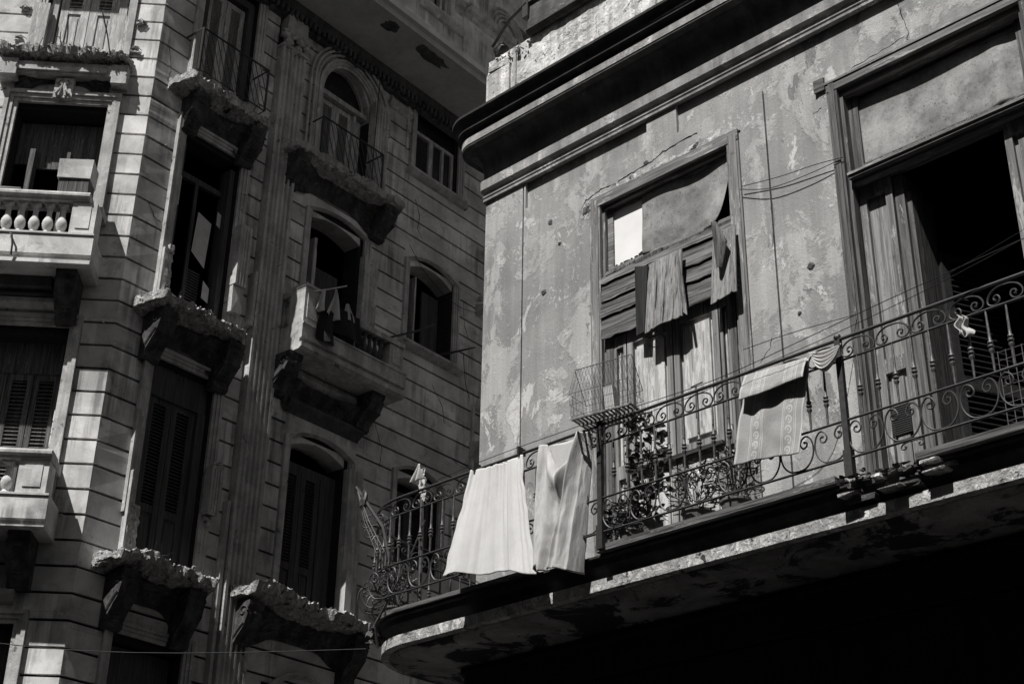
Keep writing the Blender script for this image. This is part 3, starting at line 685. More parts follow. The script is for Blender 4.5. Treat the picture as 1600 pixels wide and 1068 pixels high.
# fluted pilaster
def flute_poly(u0, u1, o, n=5, dep=.03, fil=.35):
    W = (u1-u0); e = .035; fw = (W-2*e)/n; P = [(u0, -.03), (u0, o)]
    for k in range(n):
        a = u0+e+k*fw; P.append((a+fw*fil/2, o))
        for j in range(1, 6):
            t = j/6; P.append((a+fw*fil/2+fw*(1-fil)*t, o-dep*math.sin(math.pi*t)))
        P.append((a+fw-fw*fil/2, o))
    P += [(u1, o), (u1, -.03)]; return P
m = MB(); m.prism_z(flute_poly(2.46, 3.01, .16, 5, .045), .0, 18.30); PIL = m.build('fluted_pilaster', 'stoneB', APT)
m = MB(); m.box(2.44, 3.03, -.03, .19, 18.30, 18.36)
for k in range(26): m.lump((random.uniform(2.42, 3.06), random.uniform(.1, .26), random.uniform(18.3, 18.62)), random.uniform(.04, .09), (1.1, .9, 1), .5, 1)
for sg in (2.46, 3.02): m.tube([(sg+.07*math.cos(a), .24, 18.52+.07*math.sin(a)) for a in [k*.6 for k in range(10)]], .02, 5)
m.box(2.5, 2.98, -.03, .17, 18.6, 19.05); m.build('capital', 'stoneB', PIL)
# door surrounds (stepped mouldings round each opening)
def surround(u0, u1, z0, z1, w=.17, arch=0., par=APT, name='door', C=False, mat='stoneB', o=.05):
    q = MB(); N = 3
    outer = (u0, u1, z1)
    for i in range(N):
        a = w*i/N; b = w*(i+1)/N; oo = o*(1-.33*i); g_ = .004
        q.box(u0+a+g_, u0+b, -.033, oo, z0, z1-(0 if arch else a)); q.box(u1-b, u1-a-g_, -.033, oo, z0, z1-(0 if arch else a))
        if not arch: q.box(u0+b, u1-b, -.033, oo-.002, z1-b, z1-a-g_)
    if arch:
        cx = (u0+u1)/2; n = 18
        for i in range(N):
            a = w*i/N; b = w*(i+1)/N; oo = o*(1-.33*i)
            ro, ri = (u1-u0)/2-a, (u1-u0)/2-b; P = []
            so, si = arch*(ro/((u1-u0)/2)), arch*(ri/((u1-u0)/2))
            for k in range(n+1):
                t = math.pi*k/n; P.append((cx-ro*math.cos(t), z1+so*(math.sin(t) if arch > .6 else math.sin(t)**2)))
            for k in range(n, -1, -1):
                t = math.pi*k/n; P.append((cx-ri*math.cos(t), z1+si*(math.sin(t) if arch > .6 else math.sin(t)**2)))
            for k in range(n):
                q.prism_o([P[k], P[k+1], P[2*n+1-k-1], P[2*n+1-k]], -.033, oo)
        ri = (u1-u0)/2-w; si = arch*(ri/((u1-u0)/2))
    r_ = q.build(name, mat, par)
    if C: r_.rotation_euler = (0, 0, RC)
    return r_
def spandrel(u0, u1, z0, zt, rise, par=APT, mat='stone', o0=-.42, o1=-.036, C=False):
    """fills the corners between a round opening and its square hole"""
    q = MB(); cx = (u0+u1)/2; r = (u1-u0)/2; n = 14
    pts = [(cx-r*math.cos(math.pi*k/(2*n)), z0+rise*(math.sin(math.pi*k/(2*n)) if rise > .6 else math.sin(math.pi*k/(2*n))**2)) for k in range(n+1)]
    for k in range(n):
        (a, za), (b, zb) = pts[k], pts[k+1]
        q.prism_o([(a, za), (b, zb), (b, zt), (a, zt)], o0, o1); q.prism_o([(2*cx-a, za), (2*cx-b, zb), (2*cx-b, zt), (2*cx-a, zt)], o0, o1)
    r_ = q.build('arch_filling', mat, par)
    if C: r_.rotation_euler = (0, 0, RC)
    return r_
def shutters(u0, u1, z0, z1, o, par, n=2, mat='shutter', lowz=None, slat=.055, side=.10, ang=.03, lead=0, C=False):
    """louvred leaves with a solid lower panel"""
    wd = (u1-u0)/n; first = None
    for k in range(n):
        a = u0+k*wd+.006; b = a+wd-.012; q = MB(); lz = z0+(z1-z0)*.34 if lowz is None else lowz
        q.box(a, a+side, o-.05, o, z0, z1); q.box(b-side, b, o-.05, o, z0, z1)
        for zz, h in ((z0, .12), (lz-.1, .12), (z1-.1, .1)): q.box(a+side, b-side, o-.048, o-.002, zz, zz+h)
        q.box(a+side, b-side, o-.035, o-.025, z0+.12, lz-.1); q.rbox(a+side+.04, b-side-.04, o-.025, o-.008, z0+.18, lz-.16, .001)
        z = lz+.05
        while z < z1-.13:
            q.add([(a+side, o-.045, z+ang), (b-side, o-.045, z+ang), (b-side, o-.004, z), (a+side, o-.004, z), (a+side, o-.045, z+ang+.008), (b-side, o-.045, z+ang+.008), (b-side, o-.004, z+.008), (a+side, o-.004, z+.008)],
                  [(0, 1, 2, 3), (4, 7, 6, 5), (0, 4, 5, 1), (2, 6, 7, 3), (0, 3, 7, 4), (1, 5, 6, 2)])
            z += slat
        q.box(a+side, b-side, o-.052, o-.050, lz, z1-.1)
        q.build('louvred_shutter', mat, par)
# --- B column 1
d = surround(.60, 2.12, 16.3, 19.28, .17); shutters(.95, 1.78, 16.35, 18.75, -.18, d, 2, 'shutter', 16.9); 
m = MB(); m.box(.79, .94, -.3, -.1, 16.3, 18.8); m.box(1.79, 1.92, -.3, -.1, 16.3, 18.8); m.box(.79, 1.92, -.3, -.1, 18.8, 18.95); m.build('lining', 'shutterdark', d)
d = surround(.60, 2.12, 12.3, 15.76, .17)
m = MB(); m.box(.79, .88, -.34, -.10, 12.3, 15.4); m.box(1.82, 1.92, -.34, -.10, 12.3, 15.4); m.box(1.28, 1.34, -.3, -.26, 12.3, 14.9); m.box(.88, 1.82, -.34, -.26, 14.9, 15.0); m.build('lining', 'shutterdark', d)
m = MB(); m.add([(1.33, -.22, 13.62), (1.62, -.22, 13.42), (1.66, -.22, 14.28), (1.37, -.22, 14.38)], [(0, 1, 2, 3)]); m.build('pasted_sheet', 'paper', d); m = MB(); m.add([(1.74, -.2, 14.30), (1.86, -.2, 14.24), (1.86, -.2, 14.50), (1.74, -.2, 14.56)], [(0, 1, 2, 3)]); m.build('pasted_sheet', 'paper', d); m = MB(); m.add([(1.62, -.2, 12.88), (1.76, -.2, 12.84), (1.76, -.2, 13.1), (1.62, -.2, 13.2)], [(0, 1, 2, 3)])
m.build('pasted_sheet', 'paper', d); m = MB(); m.add([(.79, -.08, 14.2), (.86, -.08, 14.2), (.86, -.08, 14.75), (.79, -.08, 14.75)], [(0, 1, 2, 3)]); m.build('pasted_sheet', 'paper', d)
m = MB(); 
for k in range(18): m.box(1.34, 1.60, -.29, -.28, 12.45+k*.05, 12.475+k*.05)
m.build('louvres', 'shutterdark', d)
d = surround(.60, 2.12, 8.2, 11.62, .17); shutters(.88, 1.76, 8.25, 10.9, -.16, d, 2, 'shutterdark', 9.2); m = MB(); m.box(.79, 1.92, -.25, -.12, 10.9, 11.4); m.box(.79, .87, -.25, -.1, 8.2, 10.9); m.box(1.77, 1.92, -.25, -.1, 8.2, 10.9); m.build('lining', 'shutterdark', d)
d = surround(.55, 2.12, 3.9, 7.38, .17); m = MB(); m.box(.79, 1.92, -.3, -.25, 3.9, 7.1); m.build('door_leaf', 'shutterdark', d)
# broken outer mouldings that catch the light
m = MB(); m.prism_z(flute_poly(1.96, 2.20, .19, 3, .03), 13.18, 14.3); m.rbox(1.97, 2.19, -.03, .14, 12.7, 13.17, .01); m.build('door_pilaster', 'stoneB', APT)
m = MB(); m.prism_z(flute_poly(1.95, 2.17, .18, 3, .03), 9.28, 10.02)
for k in range(10): m.lump((random.uniform(1.97, 2.16), .13, 10.04+random.uniform(-.04, .06)), .04, j=.6, n=1)
for k in range(8): m.lump((random.uniform(1.97, 2.16), .08, 9.22+random.uniform(-.1, .05)), .04, j=.6, n=1)
m.build('door_pilaster', 'stoneB', APT)
def broken_strip(u0, u1, o, z0, z1, mat='stoneB'):
    q = MB(); n = 30
    def fn(a, b):
        z = z0+(z1-z0)*a; e = (.035*nz(0, 3, z*7)+.02*nz(1, 2, z*22))*b
        return (u0+(u1-u0)*b+e, o+.02*nz(u0, b, z*6)*b, z)
    q.grid(fn, n, 3, .06); return q.build('broken_moulding', mat, APT)
broken_strip(.56, .66, .16, 12.35, 13.2); broken_strip(.66, .74, .15, 12.6, 13.3, 'rubble')
broken_strip(.56, .60, .17, 8.2, 9.5); broken_strip(.60, .80, .13, 8.25, 9.02, 'rubble')
m = MB(); m.box(.565, .595, .0, .085, 12.3, 15.78); m.build('edge_fillet', 'stoneB', APT); m = MB(); m.box(.565, .595, 0, .075, 8.9, 11.64); m.build('edge_fillet', 'stoneB', APT)
m = MB(); m.tube([(.55, .18, 16.45), (.555, .17, 17.0), (.56, .18, 17.72)], [.03, .022, .018], 6); m.build('drain_pipe', 'stoneB', APT)
m = MB(); m.box(2.36, 2.42, .0, .12, 6.3, 9.6); m.build('pilaster_edge', 'stoneB', PIL)
m = MB(); m.box(2.38, 2.44, 0, .16, 12.6, 13.6); m.build('pilaster_edge', 'stoneB', PIL)
# --- B column 2
d = surround(3.45, 5.08, 16.4, 18.05, .15, .98, name='arched_door', o=.07); spandrel(3.6, 4.85, 18.05, 18.97, .85)
spandrel(3.45, 5.08, 18.05, 19.3, 1.0, o0=-.034, o1=-.001)
shutters(3.72, 4.56, 16.45, 18.1, -.2, d, 2, 'shutter', 16.7, .05, .09); m = MB(); m.box(3.6, 3.71, -.3, -.15, 16.4, 18.1); m.box(4.57, 4.63, -.3, -.15, 16.4, 18.1); m.box(3.6, 4.85, -.3, -.1, 18.12, 18.22); m.box(4.63, 4.84, -.3, -.24, 16.4, 18.1)
m.build('lining', 'shutter', d); m = MB(); m.box(3.61, 4.84, -.26, -.25, 18.22, 18.95); m.build('fanlight', 'darkglass', d)
m = MB(); n = 20; P = [(4.225-.60*math.cos(math.pi*k/n), -.2, 18.20+.72*math.sin(math.pi*k/n)) for k in range(n+1)]; m.tube(P, .035, 6); m.build('fanlight_ring', 'shutter', d)
d = surround(3.45, 5.08, 12.5, 15.46, .15, .17); spandrel(3.6, 4.85, 15.32, 15.48, .14)
spandrel(3.45, 5.08, 15.46, 15.64, .17, o0=-.034, o1=-.001)
m = MB(); m.box(3.78, 3.84, -.3, -.05, 12.6, 15.0); m.box(3.98, 4.03, -.3, -.25, 12.6, 14.9); m.build('half_open_leaf', 'shutter', d); m = MB(); m.box(4.03, 4.6, -.32, -.28, 12.6, 14.6); m.build('door_leaf', 'shutterdark', d)
d = surround(3.45, 5.08, 8.3, 11.1, .15, .22); spandrel(3.6, 4.85, 10.98, 11.2, .18)
spandrel(3.45, 5.08, 11.1, 11.35, .22, o0=-.034, o1=-.001)
shutters(3.66, 4.50, 8.3, 10.7, -.2, d, 2, 'shutterdark', 9.1); m = MB(); m.box(3.61, 4.84, -.3, -.2, 10.7, 10.8); m.box(4.52, 4.84, -.3, -.2, 8.3, 10.7); m.build('lining', 'shutterdark', d)
surround(3.45, 5.08, 4.1, 6.95, .15, .42)
m = MB(); m.prism_z(flute_poly(4.86, 5.24, .13, 4, .03), 16.4, 18.5); m.build('door_pilaster', 'stoneB', APT)
m = MB(); m.prism_z(flute_poly(4.88, 5.22, .11, 3, .025), 12.5, 15.1); m.build('door_pilaster', 'stoneB', APT)
m = MB(); m.prism_z(flute_poly(4.86, 5.2, .11, 3, .025), 8.35, 10.95); m.build('door_pilaster', 'stoneB', APT)
m = MB(); m.box(4.84, 4.98, 0, .22, 8.3, 9.15); m.build('door_plinth', 'stoneB', APT)
m = MB(); m.box(5.3, 5.42, -.01, .1, 8.3, 9.0); m.build('door_plinth', 'stoneB', APT)
m = MB(); cx = 4.265; n = 20
for i, (ro, o_) in enumerate(((1.03, .08), (.95, .11), (.87, .08))):
    P = [(cx-ro*math.cos(math.pi*k/n), o_, 18.2+ro*1.0*math.sin(math.pi*k/n)) for k in range(n+1)]; m.tube([(cx-ro, o_, 16.6)]+P+[(cx+ro, o_, 17.9)], .028, 6)
m.build('archivolt', 'stoneB', APT)
# --- B column 3 windows
d = surround(5.98, 7.55, 17.62, 19.28, .15, name='window')
m = MB(); m.prism_u([(0, 17.6), (.14, 17.6), (.14, 17.55), (.06, 17.48), (0, 17.46)], 5.9, 7.65); m.build('sill', 'stoneB', d)
m = MB(); m.box(6.14, 6.2, -.2, -.1, 17.63, 18.62); m.box(6.62, 6.74, -.2, -.1, 17.63, 18.62); m.box(7.0, 7.06, -.2, -.1, 17.63, 18.62); m.box(7.28, 7.36, -.2, -.1, 17.63, 18.62); m.box(6.14, 7.36, -.2, -.1, 18.62, 18.69); m.build('casement', 'shutter', d)
m = MB()
for k in range(17): m.box(6.2, 6.62, -.17, -.13, 17.68+k*.055, 17.70+k*.055)
m.build('louvres', 'shutterdark', d); m = MB(); m.box(6.74, 7.28, -.17, -.15, 17.63, 18.62); m.box(6.15, 7.35, -.17, -.15, 18.70, 19.29); m.build('pane', 'darkglass', d)
d = surround(6.0, 7.55, 13.9, 15.62, .14, .22, name='window'); spandrel(6.15, 7.38, 15.5, 15.72, .18); spandrel(6.0, 7.55, 15.62, 15.86, .22, o0=-.034, o1=-.001)
m = MB(); m.prism_u([(0, 13.88), (.15, 13.88), (.15, 13.83), (.06, 13.76), (0, 13.74)], 5.92, 7.66); m.build('sill', 'stoneB', d)
m = MB(); m.box(6.52, 6.56, -.35, -.2, 13.9, 15.5); m.build('casement', 'shutter', d)
m = MB(); m.box(6.9, 7.36, -.4, -.36, 13.9, 15.4); m.build('inner_leaf', 'shutterdark', d)
d = surround(5.97, 7.35, 9.7, 11.35, .14, .2, name='window'); spandrel(6.12, 7.2, 11.2, 11.38, .15); spandrel(5.97, 7.35, 11.35, 11.6, .2, o0=-.034, o1=-.001); shutters(6.12, 7.2, 9.7, 11.1, -.22, d, 2, 'shutterdark', 9.9)
# recessed fluted attic panel with its ledge
m = MB()
m.prism_z(flute_poly(5.42, 5.84, -.1, 4, .04), 18.85, 19.3); m.box(5.36, 5.42, -.03, .02, 18.85, 19.3); m.box(5.84, 5.9, -.03, .03, 18.0, 19.3); m.prism_u([(0, 18.84), (.10, 18.84), (.10, 18.78), (.04, 18.70), (0, 18.68)], 5.3, 5.95)
for k in range(14): m.lump((5.36+.04*k, .06, 18.88), .03, j=.5, n=1)
m.build('fluted_panel', 'stoneB', APT)
# --- great cornice with dentil band
m = MB(); m.prism_u([(0, 18.98), (.10, 19.0), (.12, 19.12), (.22, 19.2), (.24, 19.34), (0, 19.34)], .05, 13)
for k in range(110):
    u = .2+.115*k; m.rbox(u, u+.06, .10, .21, 19.02, 19.17, .006)
for k in range(70): m.lump((random.uniform(.3, 9), random.uniform(.1, .24), random.uniform(18.95, 19.2)), random.uniform(.03, .06), j=.5, n=1)
m.build('dentil_band', 'darkstone', APT)
m = MB(); m.box(-.75, 13, .24, 1.36, 19.34, 19.39); m.prism_u([(0, 19.39), (1.36, 19.39), (1.38, 19.44), (1.46, 19.47), (1.46, 19.60), (1.40, 19.66), (0, 19.72)], -.75, 13); CO = m.build('great_cornice', 'soffit', APT)
def blot(u, o, z, ru, ro, par, mat='rubble'):
    q = MB(); n = 22; ring = []
    for k in range(n):
        a = k/n*2*math.pi; rr = 1+.4*nz(math.cos(a)+u, math.sin(a)+o, 0, 1.7)+random.uniform(-.08, .08); ring.append((u+ru*rr*math.cos(a), o+ro*rr*math.sin(a), z))
    inn = [(u+(x-u)*.75, o+(y-o)*.75, z-.014) for x, y, _ in ring]; inn2 = [(u+(x-u)*.35+random.uniform(-.02, .02), o+(y-o)*.35, z-.022*random.random()) for x, y, _ in ring]
    q.add(ring+inn+inn2+[(u, o, z-.01)], [(k, (k+1) % n, n+(k+1) % n, n+k) for k in range(n)]+[(n+k, n+(k+1) % n, 2*n+(k+1) % n, 2*n+k) for k in range(n)]+[(2*n+k, 2*n+(k+1) % n, 3*n) for k in range(n)])
    return q.build('spalled_patch', mat, par)
blot(4.15, 1.1, 19.339, .20, .13, CO, 'darkstone'); blot(5.3, 1.08, 19.339, .42, .14, CO, 'darkstone'); blot(5.0, 1.12, 19.339, .12, .12, CO, 'darkstone')
# corner cornice on the C face
m = MB(); m.prism_u([(0, 19.40), (.78, 19.40), (.80, 19.6), (0, 19.75)], -7.5, -.02); bC(m, 'cornice', 'stoneB')
m = MB(); m.prism_u([(-.4, 24.502), (1.3, 24.502), (1.4, 24.7), (1.4, 24.85), (-.4, 24.95)], -1.2, 13); m.build('attic_cornice', 'stoneB', APT)
# attic storey
m = MB(); aH = [(6.45, 6.98, 21.85, 23.2), (9.2, 9.9, 21.8, 23.2)]
for r in rects(0, 13, 19.73, 24.5, aH): m.box(r[0], r[1], -.4, 0, r[2], r[3])
m.box(7.36, 9.0, .002, .05, 19.73, 24.5); AT = m.build('attic_wall', 'stone', APT)
m = MB(); m.prism_u([(0, 21.84), (.12, 21.84), (.12, 21.78), (.05, 21.66), (.0, 21.64)], 6.0, 7.34); m.prism_u([(.053, 22.55), (.19, 22.55), (.15, 22.42), (.09, 22.36), (.053, 22.22)], 7.36, 9.0)
m.prism_u([(.0, 22.55), (.12, 22.55), (.10, 22.42), (.04, 22.36), (.0, 22.22)], 7.1, 7.355)
for i in range(4):
    rr_ = .62-.1*i; m.tube([(8.75-rr_*math.cos(math.pi*k/16), .05+.015*i, 22.62+rr_*math.sin(math.pi*k/16)) for k in range(17)], .035, 6)
m.build('attic_mouldings', 'stoneB', AT)
m = MB(); m.box(6.46, 6.97, -.3, -.27, 21.86, 23.2); m.build('pane', 'darkglass', AT); m = MB(); m.box(6.72, 6.80, -.2, -.1, 21.86, 23.2); m.box(6.9, 6.97, -.2, -.1, 21.86, 23.2); m.build('casement', 'shutter', AT)
m = MB(); m.box(-.2, 13, -5, -.4, 24.2, 24.5); m.box(.5, 13, -5, -4.7, 0, 24.2); m.box(12.6, 13, -4.7, -.43, 0, 24.2); m.build('rear_wall', 'stoneB', APT)
m = MB(); m.box(-7.5, -.35, -5, -.43, 22.0, 22.2); m.box(-7.9, -7.5, -5, 0, 0, 22.2); bC(m, 'rear_wall', 'stoneB')

# --- scroll brackets
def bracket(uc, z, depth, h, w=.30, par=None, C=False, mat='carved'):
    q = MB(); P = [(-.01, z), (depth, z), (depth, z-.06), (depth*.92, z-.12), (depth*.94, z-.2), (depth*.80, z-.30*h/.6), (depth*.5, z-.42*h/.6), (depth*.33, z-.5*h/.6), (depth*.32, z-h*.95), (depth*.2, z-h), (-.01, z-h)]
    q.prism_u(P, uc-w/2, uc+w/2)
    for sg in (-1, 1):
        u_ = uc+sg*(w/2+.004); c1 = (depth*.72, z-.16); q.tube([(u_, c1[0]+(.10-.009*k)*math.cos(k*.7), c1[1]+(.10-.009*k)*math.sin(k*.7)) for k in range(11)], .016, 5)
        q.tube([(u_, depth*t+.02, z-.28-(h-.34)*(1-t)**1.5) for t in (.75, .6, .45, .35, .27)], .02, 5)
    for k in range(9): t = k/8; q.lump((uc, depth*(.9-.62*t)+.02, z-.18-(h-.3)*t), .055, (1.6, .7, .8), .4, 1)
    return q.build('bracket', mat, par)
def corbel(u0, u1, z, p, h, sd_, par):
    q = MB()
    def fn(a, b):
        u = u0+(u1-u0)*a; t = 1-b; o = p*(t**1.7)+.03+.05*nz(u*3, b*3, sd_)*(.4+b)+.035*nz(u*9, b*8, sd_)+.02*nz(u*22, b*20, sd_)
        mid = 1/(1+math.exp(-(.30-abs(a-.5))*26)); o *= 1-.5*mid; hh = h*(1-.4*mid)
        return (u+.02*nz(b*9, a*9, 2), max(o, .012), z-hh*b)
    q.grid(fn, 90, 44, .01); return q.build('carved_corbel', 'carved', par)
# --- ruined ledge
def ruin(u0, u1, p, z, th, seed_, par_kind='B', cav=.12, hgt=.10, shp=None, mat='rubble', br=(), brd=.4, brh=.6, rub=90):
    q = MB(); nu, nv = 120, 22
    def edge(a):
        e = 1+.22*nz(a*5, seed_, 0, 1.3)+.10*nz(a*20, seed_, 1, 1.)
        k = min(1, a*14+.25, (1-a)*14+.25); return p*e*k
    def top(a, b):
        s_ = shp(a) if shp else 0.; u = u0+(u1-u0)*a; o = edge(a)*b+.001
        zz = z+s_+hgt*(.5*nz(u*3, o*4, seed_)+.5*nz(u*9, o*9, seed_)+.32*nz(u*22, o*22, seed_)+.18*nz(u*50, o*50, seed_))-.03*b; return (u+.03*nz(a*9, b*5, seed_+3), o, zz)
    def bot(a, b):
        u = u0+(u1-u0)*a; t_ = th*(1-.35*b)*(1-cav*3*max(0, nz(u*2.2, b, seed_+9))) ; o = edge(a)*b*(.90+.06*nz(u*12, b, 4))+.001
        return (u+.03*nz(a*9, b*5, seed_+3), o, z+(shp(a)*.6 if shp else 0)-t_+.04*nz(u*7, o*7, seed_+5)+.03*nz(u*19, o*19, 7)+.015*nz(u*45, o*45, 7))
    v = [top(i/nu, j/nv) for j in range(nv+1) for i in range(nu+1)]; N = len(v); v += [bot(i/nu, j/nv) for j in range(nv+1) for i in range(nu+1)]
    W_ = nu+1; fs = []
    for j in range(nv):
        for i in range(nu):
            a = j*W_+i; fs.append((a, a+1, a+W_+1, a+W_)); fs.append((a+N, a+W_+N, a+W_+1+N, a+1+N))
    for i in range(nu): a = nv*W_+i; fs.append((a, a+1, a+1+N, a+N)); fs.append((i, i+N, i+1+N, i+1))
    for j in range(nv): a = j*W_; fs.append((a, a+W_, a+W_+N, a+N)); a = j*W_+nu; fs.append((a, a+N, a+W_+N, a+W_))
    q.add(v, fs)
    for k in range(rub):
        a = random.random(); b = random.uniform(.55, 1.04); t = top(a, b); q.shard((t[0], t[1], t[2]-random.uniform(-.03, .12)*(b > .9)), random.uniform(.008, .024))
    ob = q.build('ruined_ledge', mat, APT)
    if par_kind == 'C': ob.rotation_euler = (0, 0, RC)
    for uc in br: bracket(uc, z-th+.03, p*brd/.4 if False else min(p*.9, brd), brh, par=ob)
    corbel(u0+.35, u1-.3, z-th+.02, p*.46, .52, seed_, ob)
    for k in range(5):
        rb = MB(); a = random.uniform(.05, .98); t = top(a, .95); L = random.uniform(.08, .3); dx = random.uniform(-.12, .12)
        rb.tube([(t[0], t[1]-.03, t[2]-.04), (t[0]+dx*.4, t[1]+L*.5, t[2]-.03+random.uniform(-.05, .08)), (t[0]+dx, t[1]+L*.7, t[2]+random.uniform(-.12, .15))], .006, 4); rb.build('rebar', 'iron', ob)
    return ob
ruin(.28, 2.2, .52, 16.32, .24, 1., br=(.75, 1.95), brd=.38, brh=.65)
ruin(.25, 2.15, .58, 12.22, .23, 4.2, br=(.62, 1.95), brd=.45, brh=.75, shp=lambda a: .0-.0*a)
ruin(.22, 2.12, .56, 8.20, .24, 7.7, br=(.62, 1.78), brd=.42, brh=.8, shp=lambda a: .10*math.exp(-((a-.3)/.15)**2))
ruin(2.62, 5.55, .54, 16.30, .20, 3.3, br=(2.95, 5.15), brd=.45, brh=.6, mat='stoneB', rub=60)
ruin(2.55, 5.45, .60, 8.30, .25, 6.1, br=(2.85, 5.1), brd=.45, brh=.75, shp=lambda a: .10*math.exp(-((a-.12)/.08)**2)+.12*math.exp(-((a-.24)/.07)**2))
ruin(-2.5, -.36, .38, 16.42, .22, 2.2, 'C', br=(), hgt=.16, rub=200)
# panelled apron under the C ledge
m = MB(); m.box(-2.35, -.5, 0, .20, 15.98, 16.2); m.box(-2.2, -.7, .2, .24, 16.02, 16.10); m.box(-2.4, -2.1, .0, .26, 15.9, 16.2); m.box(-.62, -.38, 0, .22, 15.85, 16.2); bC(m, 'apron', 'stoneB')
# --- simple iron balconettes
def balconette(u0, u1, p, z0, z1, lean, par=APT):
    q = MB(); q.tube([(u0, 0, z1), (u0, p, z1), (u1, p, z1), (u1, 0, z1)], .018, 6); q.tube([(u0, 0, z0), (u0, p, z0), (u1, p, z0), (u1, 0, z0)], .014, 5)
    for u_ in (u0, u1): q.tube([(u_, p, z0), (u_, p, z1)], .02, 6)
    r_ = q.build('iron_railing', 'iron', par); n = int((u1-u0)/.12)
    D = -lean
    for k in range(-int(D/.12), n):
        ua = u0+(u1-u0)*k/n+.04; ub = ua+D; za, zb = z1, z0
        if ua < u0: za = z1-(z1-z0)*(u0-ua)/D; ua = u0
        if ub > u1: zb = z0+(z1-z0)*(ub-u1)/D; ub = u1
        if za-zb < .05: continue
        b = MB(); b.tube([(ua, p, za), (ub, p, zb)], .009, 4); b.build('bar', 'iron', r_)
    return r_
balconette(.52, 1.97, .42, 16.45, 17.30, -.34); balconette(3.32, 4.85, .42, 16.32, 17.12, -.30)
m = MB(); m.tube([(4.62, .40, 16.35), (4.58, .44, 17.2), (4.6, .45, 18.6)], .012, 5); m.build('iron_rod', 'iron', APT)

# --- big balcony (B, column 2)
BP = .68
m = MB(); prof = [(0, 12.78), (BP+.02, 12.78), (BP+.02, 12.745), (BP, 12.74), (BP, 12.50), (BP-.05, 12.48), (BP-.05, 12.42), (BP+.01, 12.41), (BP+.01, 12.34), (BP-.06, 12.30), (0, 12.30)]
m.prism_u(prof, 3.03, 5.50); BB = m.build('stone_balcony', 'stoneB', APT)
m = MB(); m.box(3.03, 3.38, BP-.34, BP, 12.782, 13.44); m.box(3.02, 3.39, BP-.35, BP+.015, 13.442, 13.50); m.box(3.09, 3.32, BP+.001, BP+.012, 12.88, 13.34); m.build('pedestal', 'stoneB', BB); m = MB(); m.box(5.08, 5.42, BP-.3, BP-.02, 12.782, 13.22); m.box(5.14, 5.36, BP-.019, BP-.006, 12.86, 13.14); m.build('pedestal', 'stoneB', BB)
m = MB(); m.rbox(4.35, 5.44, BP-.2, BP, 13.23, 13.33, .012); m.build('handrail', 'stoneB', BB); m = MB(); m.rbox(3.04, 3.22, .0, BP-.36, 13.36, 13.48, .012)
for k in range(9): m.lump((3.12, BP-.3+.03*k-.1, 13.47+.02*math.sin(k)), .05, j=.5, n=1)
m.build('handrail', 'stoneB', BB)
def bprof(z0, h, r=.075): return [(r*1.1, z0), (r*1.1, z0+.05*h), (r*.7, z0+.09*h), (r*.55, z0+.14*h), (r*.95, z0+.24*h), (r*1.12, z0+.36*h), (r*1.0, z0+.46*h), (r*.6, z0+.58*h), (r*.5, z0+.72*h), (r*.62, z0+.80*h), (r*.5, z0+.84*h), (r*.9, z0+.9*h), (r*1.0, z0+.93*h), (r*1.0, z0+h)]
for (u_, o_) in ((3.13, .26), (3.13, .08)):
    q = MB(); q.lathe(u_, o_, bprof(12.785, .57, .07), 12); q.build('baluster', 'stoneB', BB, smooth='auto')
for k in range(5):
    q = MB(); q.lathe(4.42+.13*k, BP-.12, bprof(12.785, .44, .055), 10); q.build('baluster', 'darkstone', BB, smooth='auto')
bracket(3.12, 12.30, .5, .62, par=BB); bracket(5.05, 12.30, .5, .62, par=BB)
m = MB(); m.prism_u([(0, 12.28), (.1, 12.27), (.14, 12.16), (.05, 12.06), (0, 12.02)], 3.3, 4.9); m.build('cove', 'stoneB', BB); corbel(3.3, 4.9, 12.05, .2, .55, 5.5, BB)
m = MB(); m.prism_u([(0, 11.75), (.12, 11.72), (.16, 11.64), (.04, 11.55), (0, 11.5)], 3.4, 5.1); m.build('carved_frieze', 'darkstone', BB)

# --- C balconies
def c_balcony(z0, zt, hz, balu, ped, u_r, block=False):
    p = .66
    q = MB(); q.prism_u([(0, zt), (p+.02, zt), (p+.02, zt-.03), (p, zt-.035), (p, zt-.36), (p-.05, zt-.38), (p-.05, zt-.44), (p, zt-.45), (p, z0), (0, z0)], -4.6, u_r)
    if block: pass
    B = bC(q, 'stone_balcony', 'stone')
    q = MB(); q.box(ped[0], ped[1], p-.36, p-.005, zt+.002, hz-.14); q.box(ped[0]+.08, ped[1]-.08, p-.004, p+.008, zt+.09, hz-.22); q.build('pedestal', 'stone', B)
    q = MB(); q.prism_u([(p-.32, hz-.138), (p+.02, hz-.138), (p+.03, hz-.10), (p+.07, hz-.07), (p+.07, hz-.035), (p+.05, hz), (p-.32, hz)], -4.6, ped[1]+(.02 if not block else -.12)); q.box(ped[1]-.34, ped[1], 0, p-.33, hz-.138, hz); q.build('handrail', 'stoneB', B)
    q = MB(); hb = hz-.14-zt; q.box(-.08, .08, -.08, .08, 0, .05*hb); q.box(-.075, .075, -.075, .075, hb*.93, hb); q.lathe(0, 0, bprof(0.001, hb-.002, .074), 16); b0 = q.build('baluster', 'stone', B, smooth='auto')
    for i, u_ in enumerate(balu):
        if i == 0: b0.location = (u_, -(p-.12), zt+.002)
        else: place(b0, B, u_, p-.12, zt+.002)
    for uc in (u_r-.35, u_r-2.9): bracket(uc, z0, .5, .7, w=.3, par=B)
    return B
B1 = c_balcony(12.27, 12.78, 13.46, [-.88-.2*k for k in range(8)], (-.73, -.37), -.35, True)
B2_ = c_balcony(8.25, 8.72, 9.34, [-.98-.24*k for k in range(5)], (-.82, -.42), -.36)
m = MB(); m.box(-3.2, -.95, .05, .25, 12.1, 12.26); bC(m, 'apron', 'darkstone')
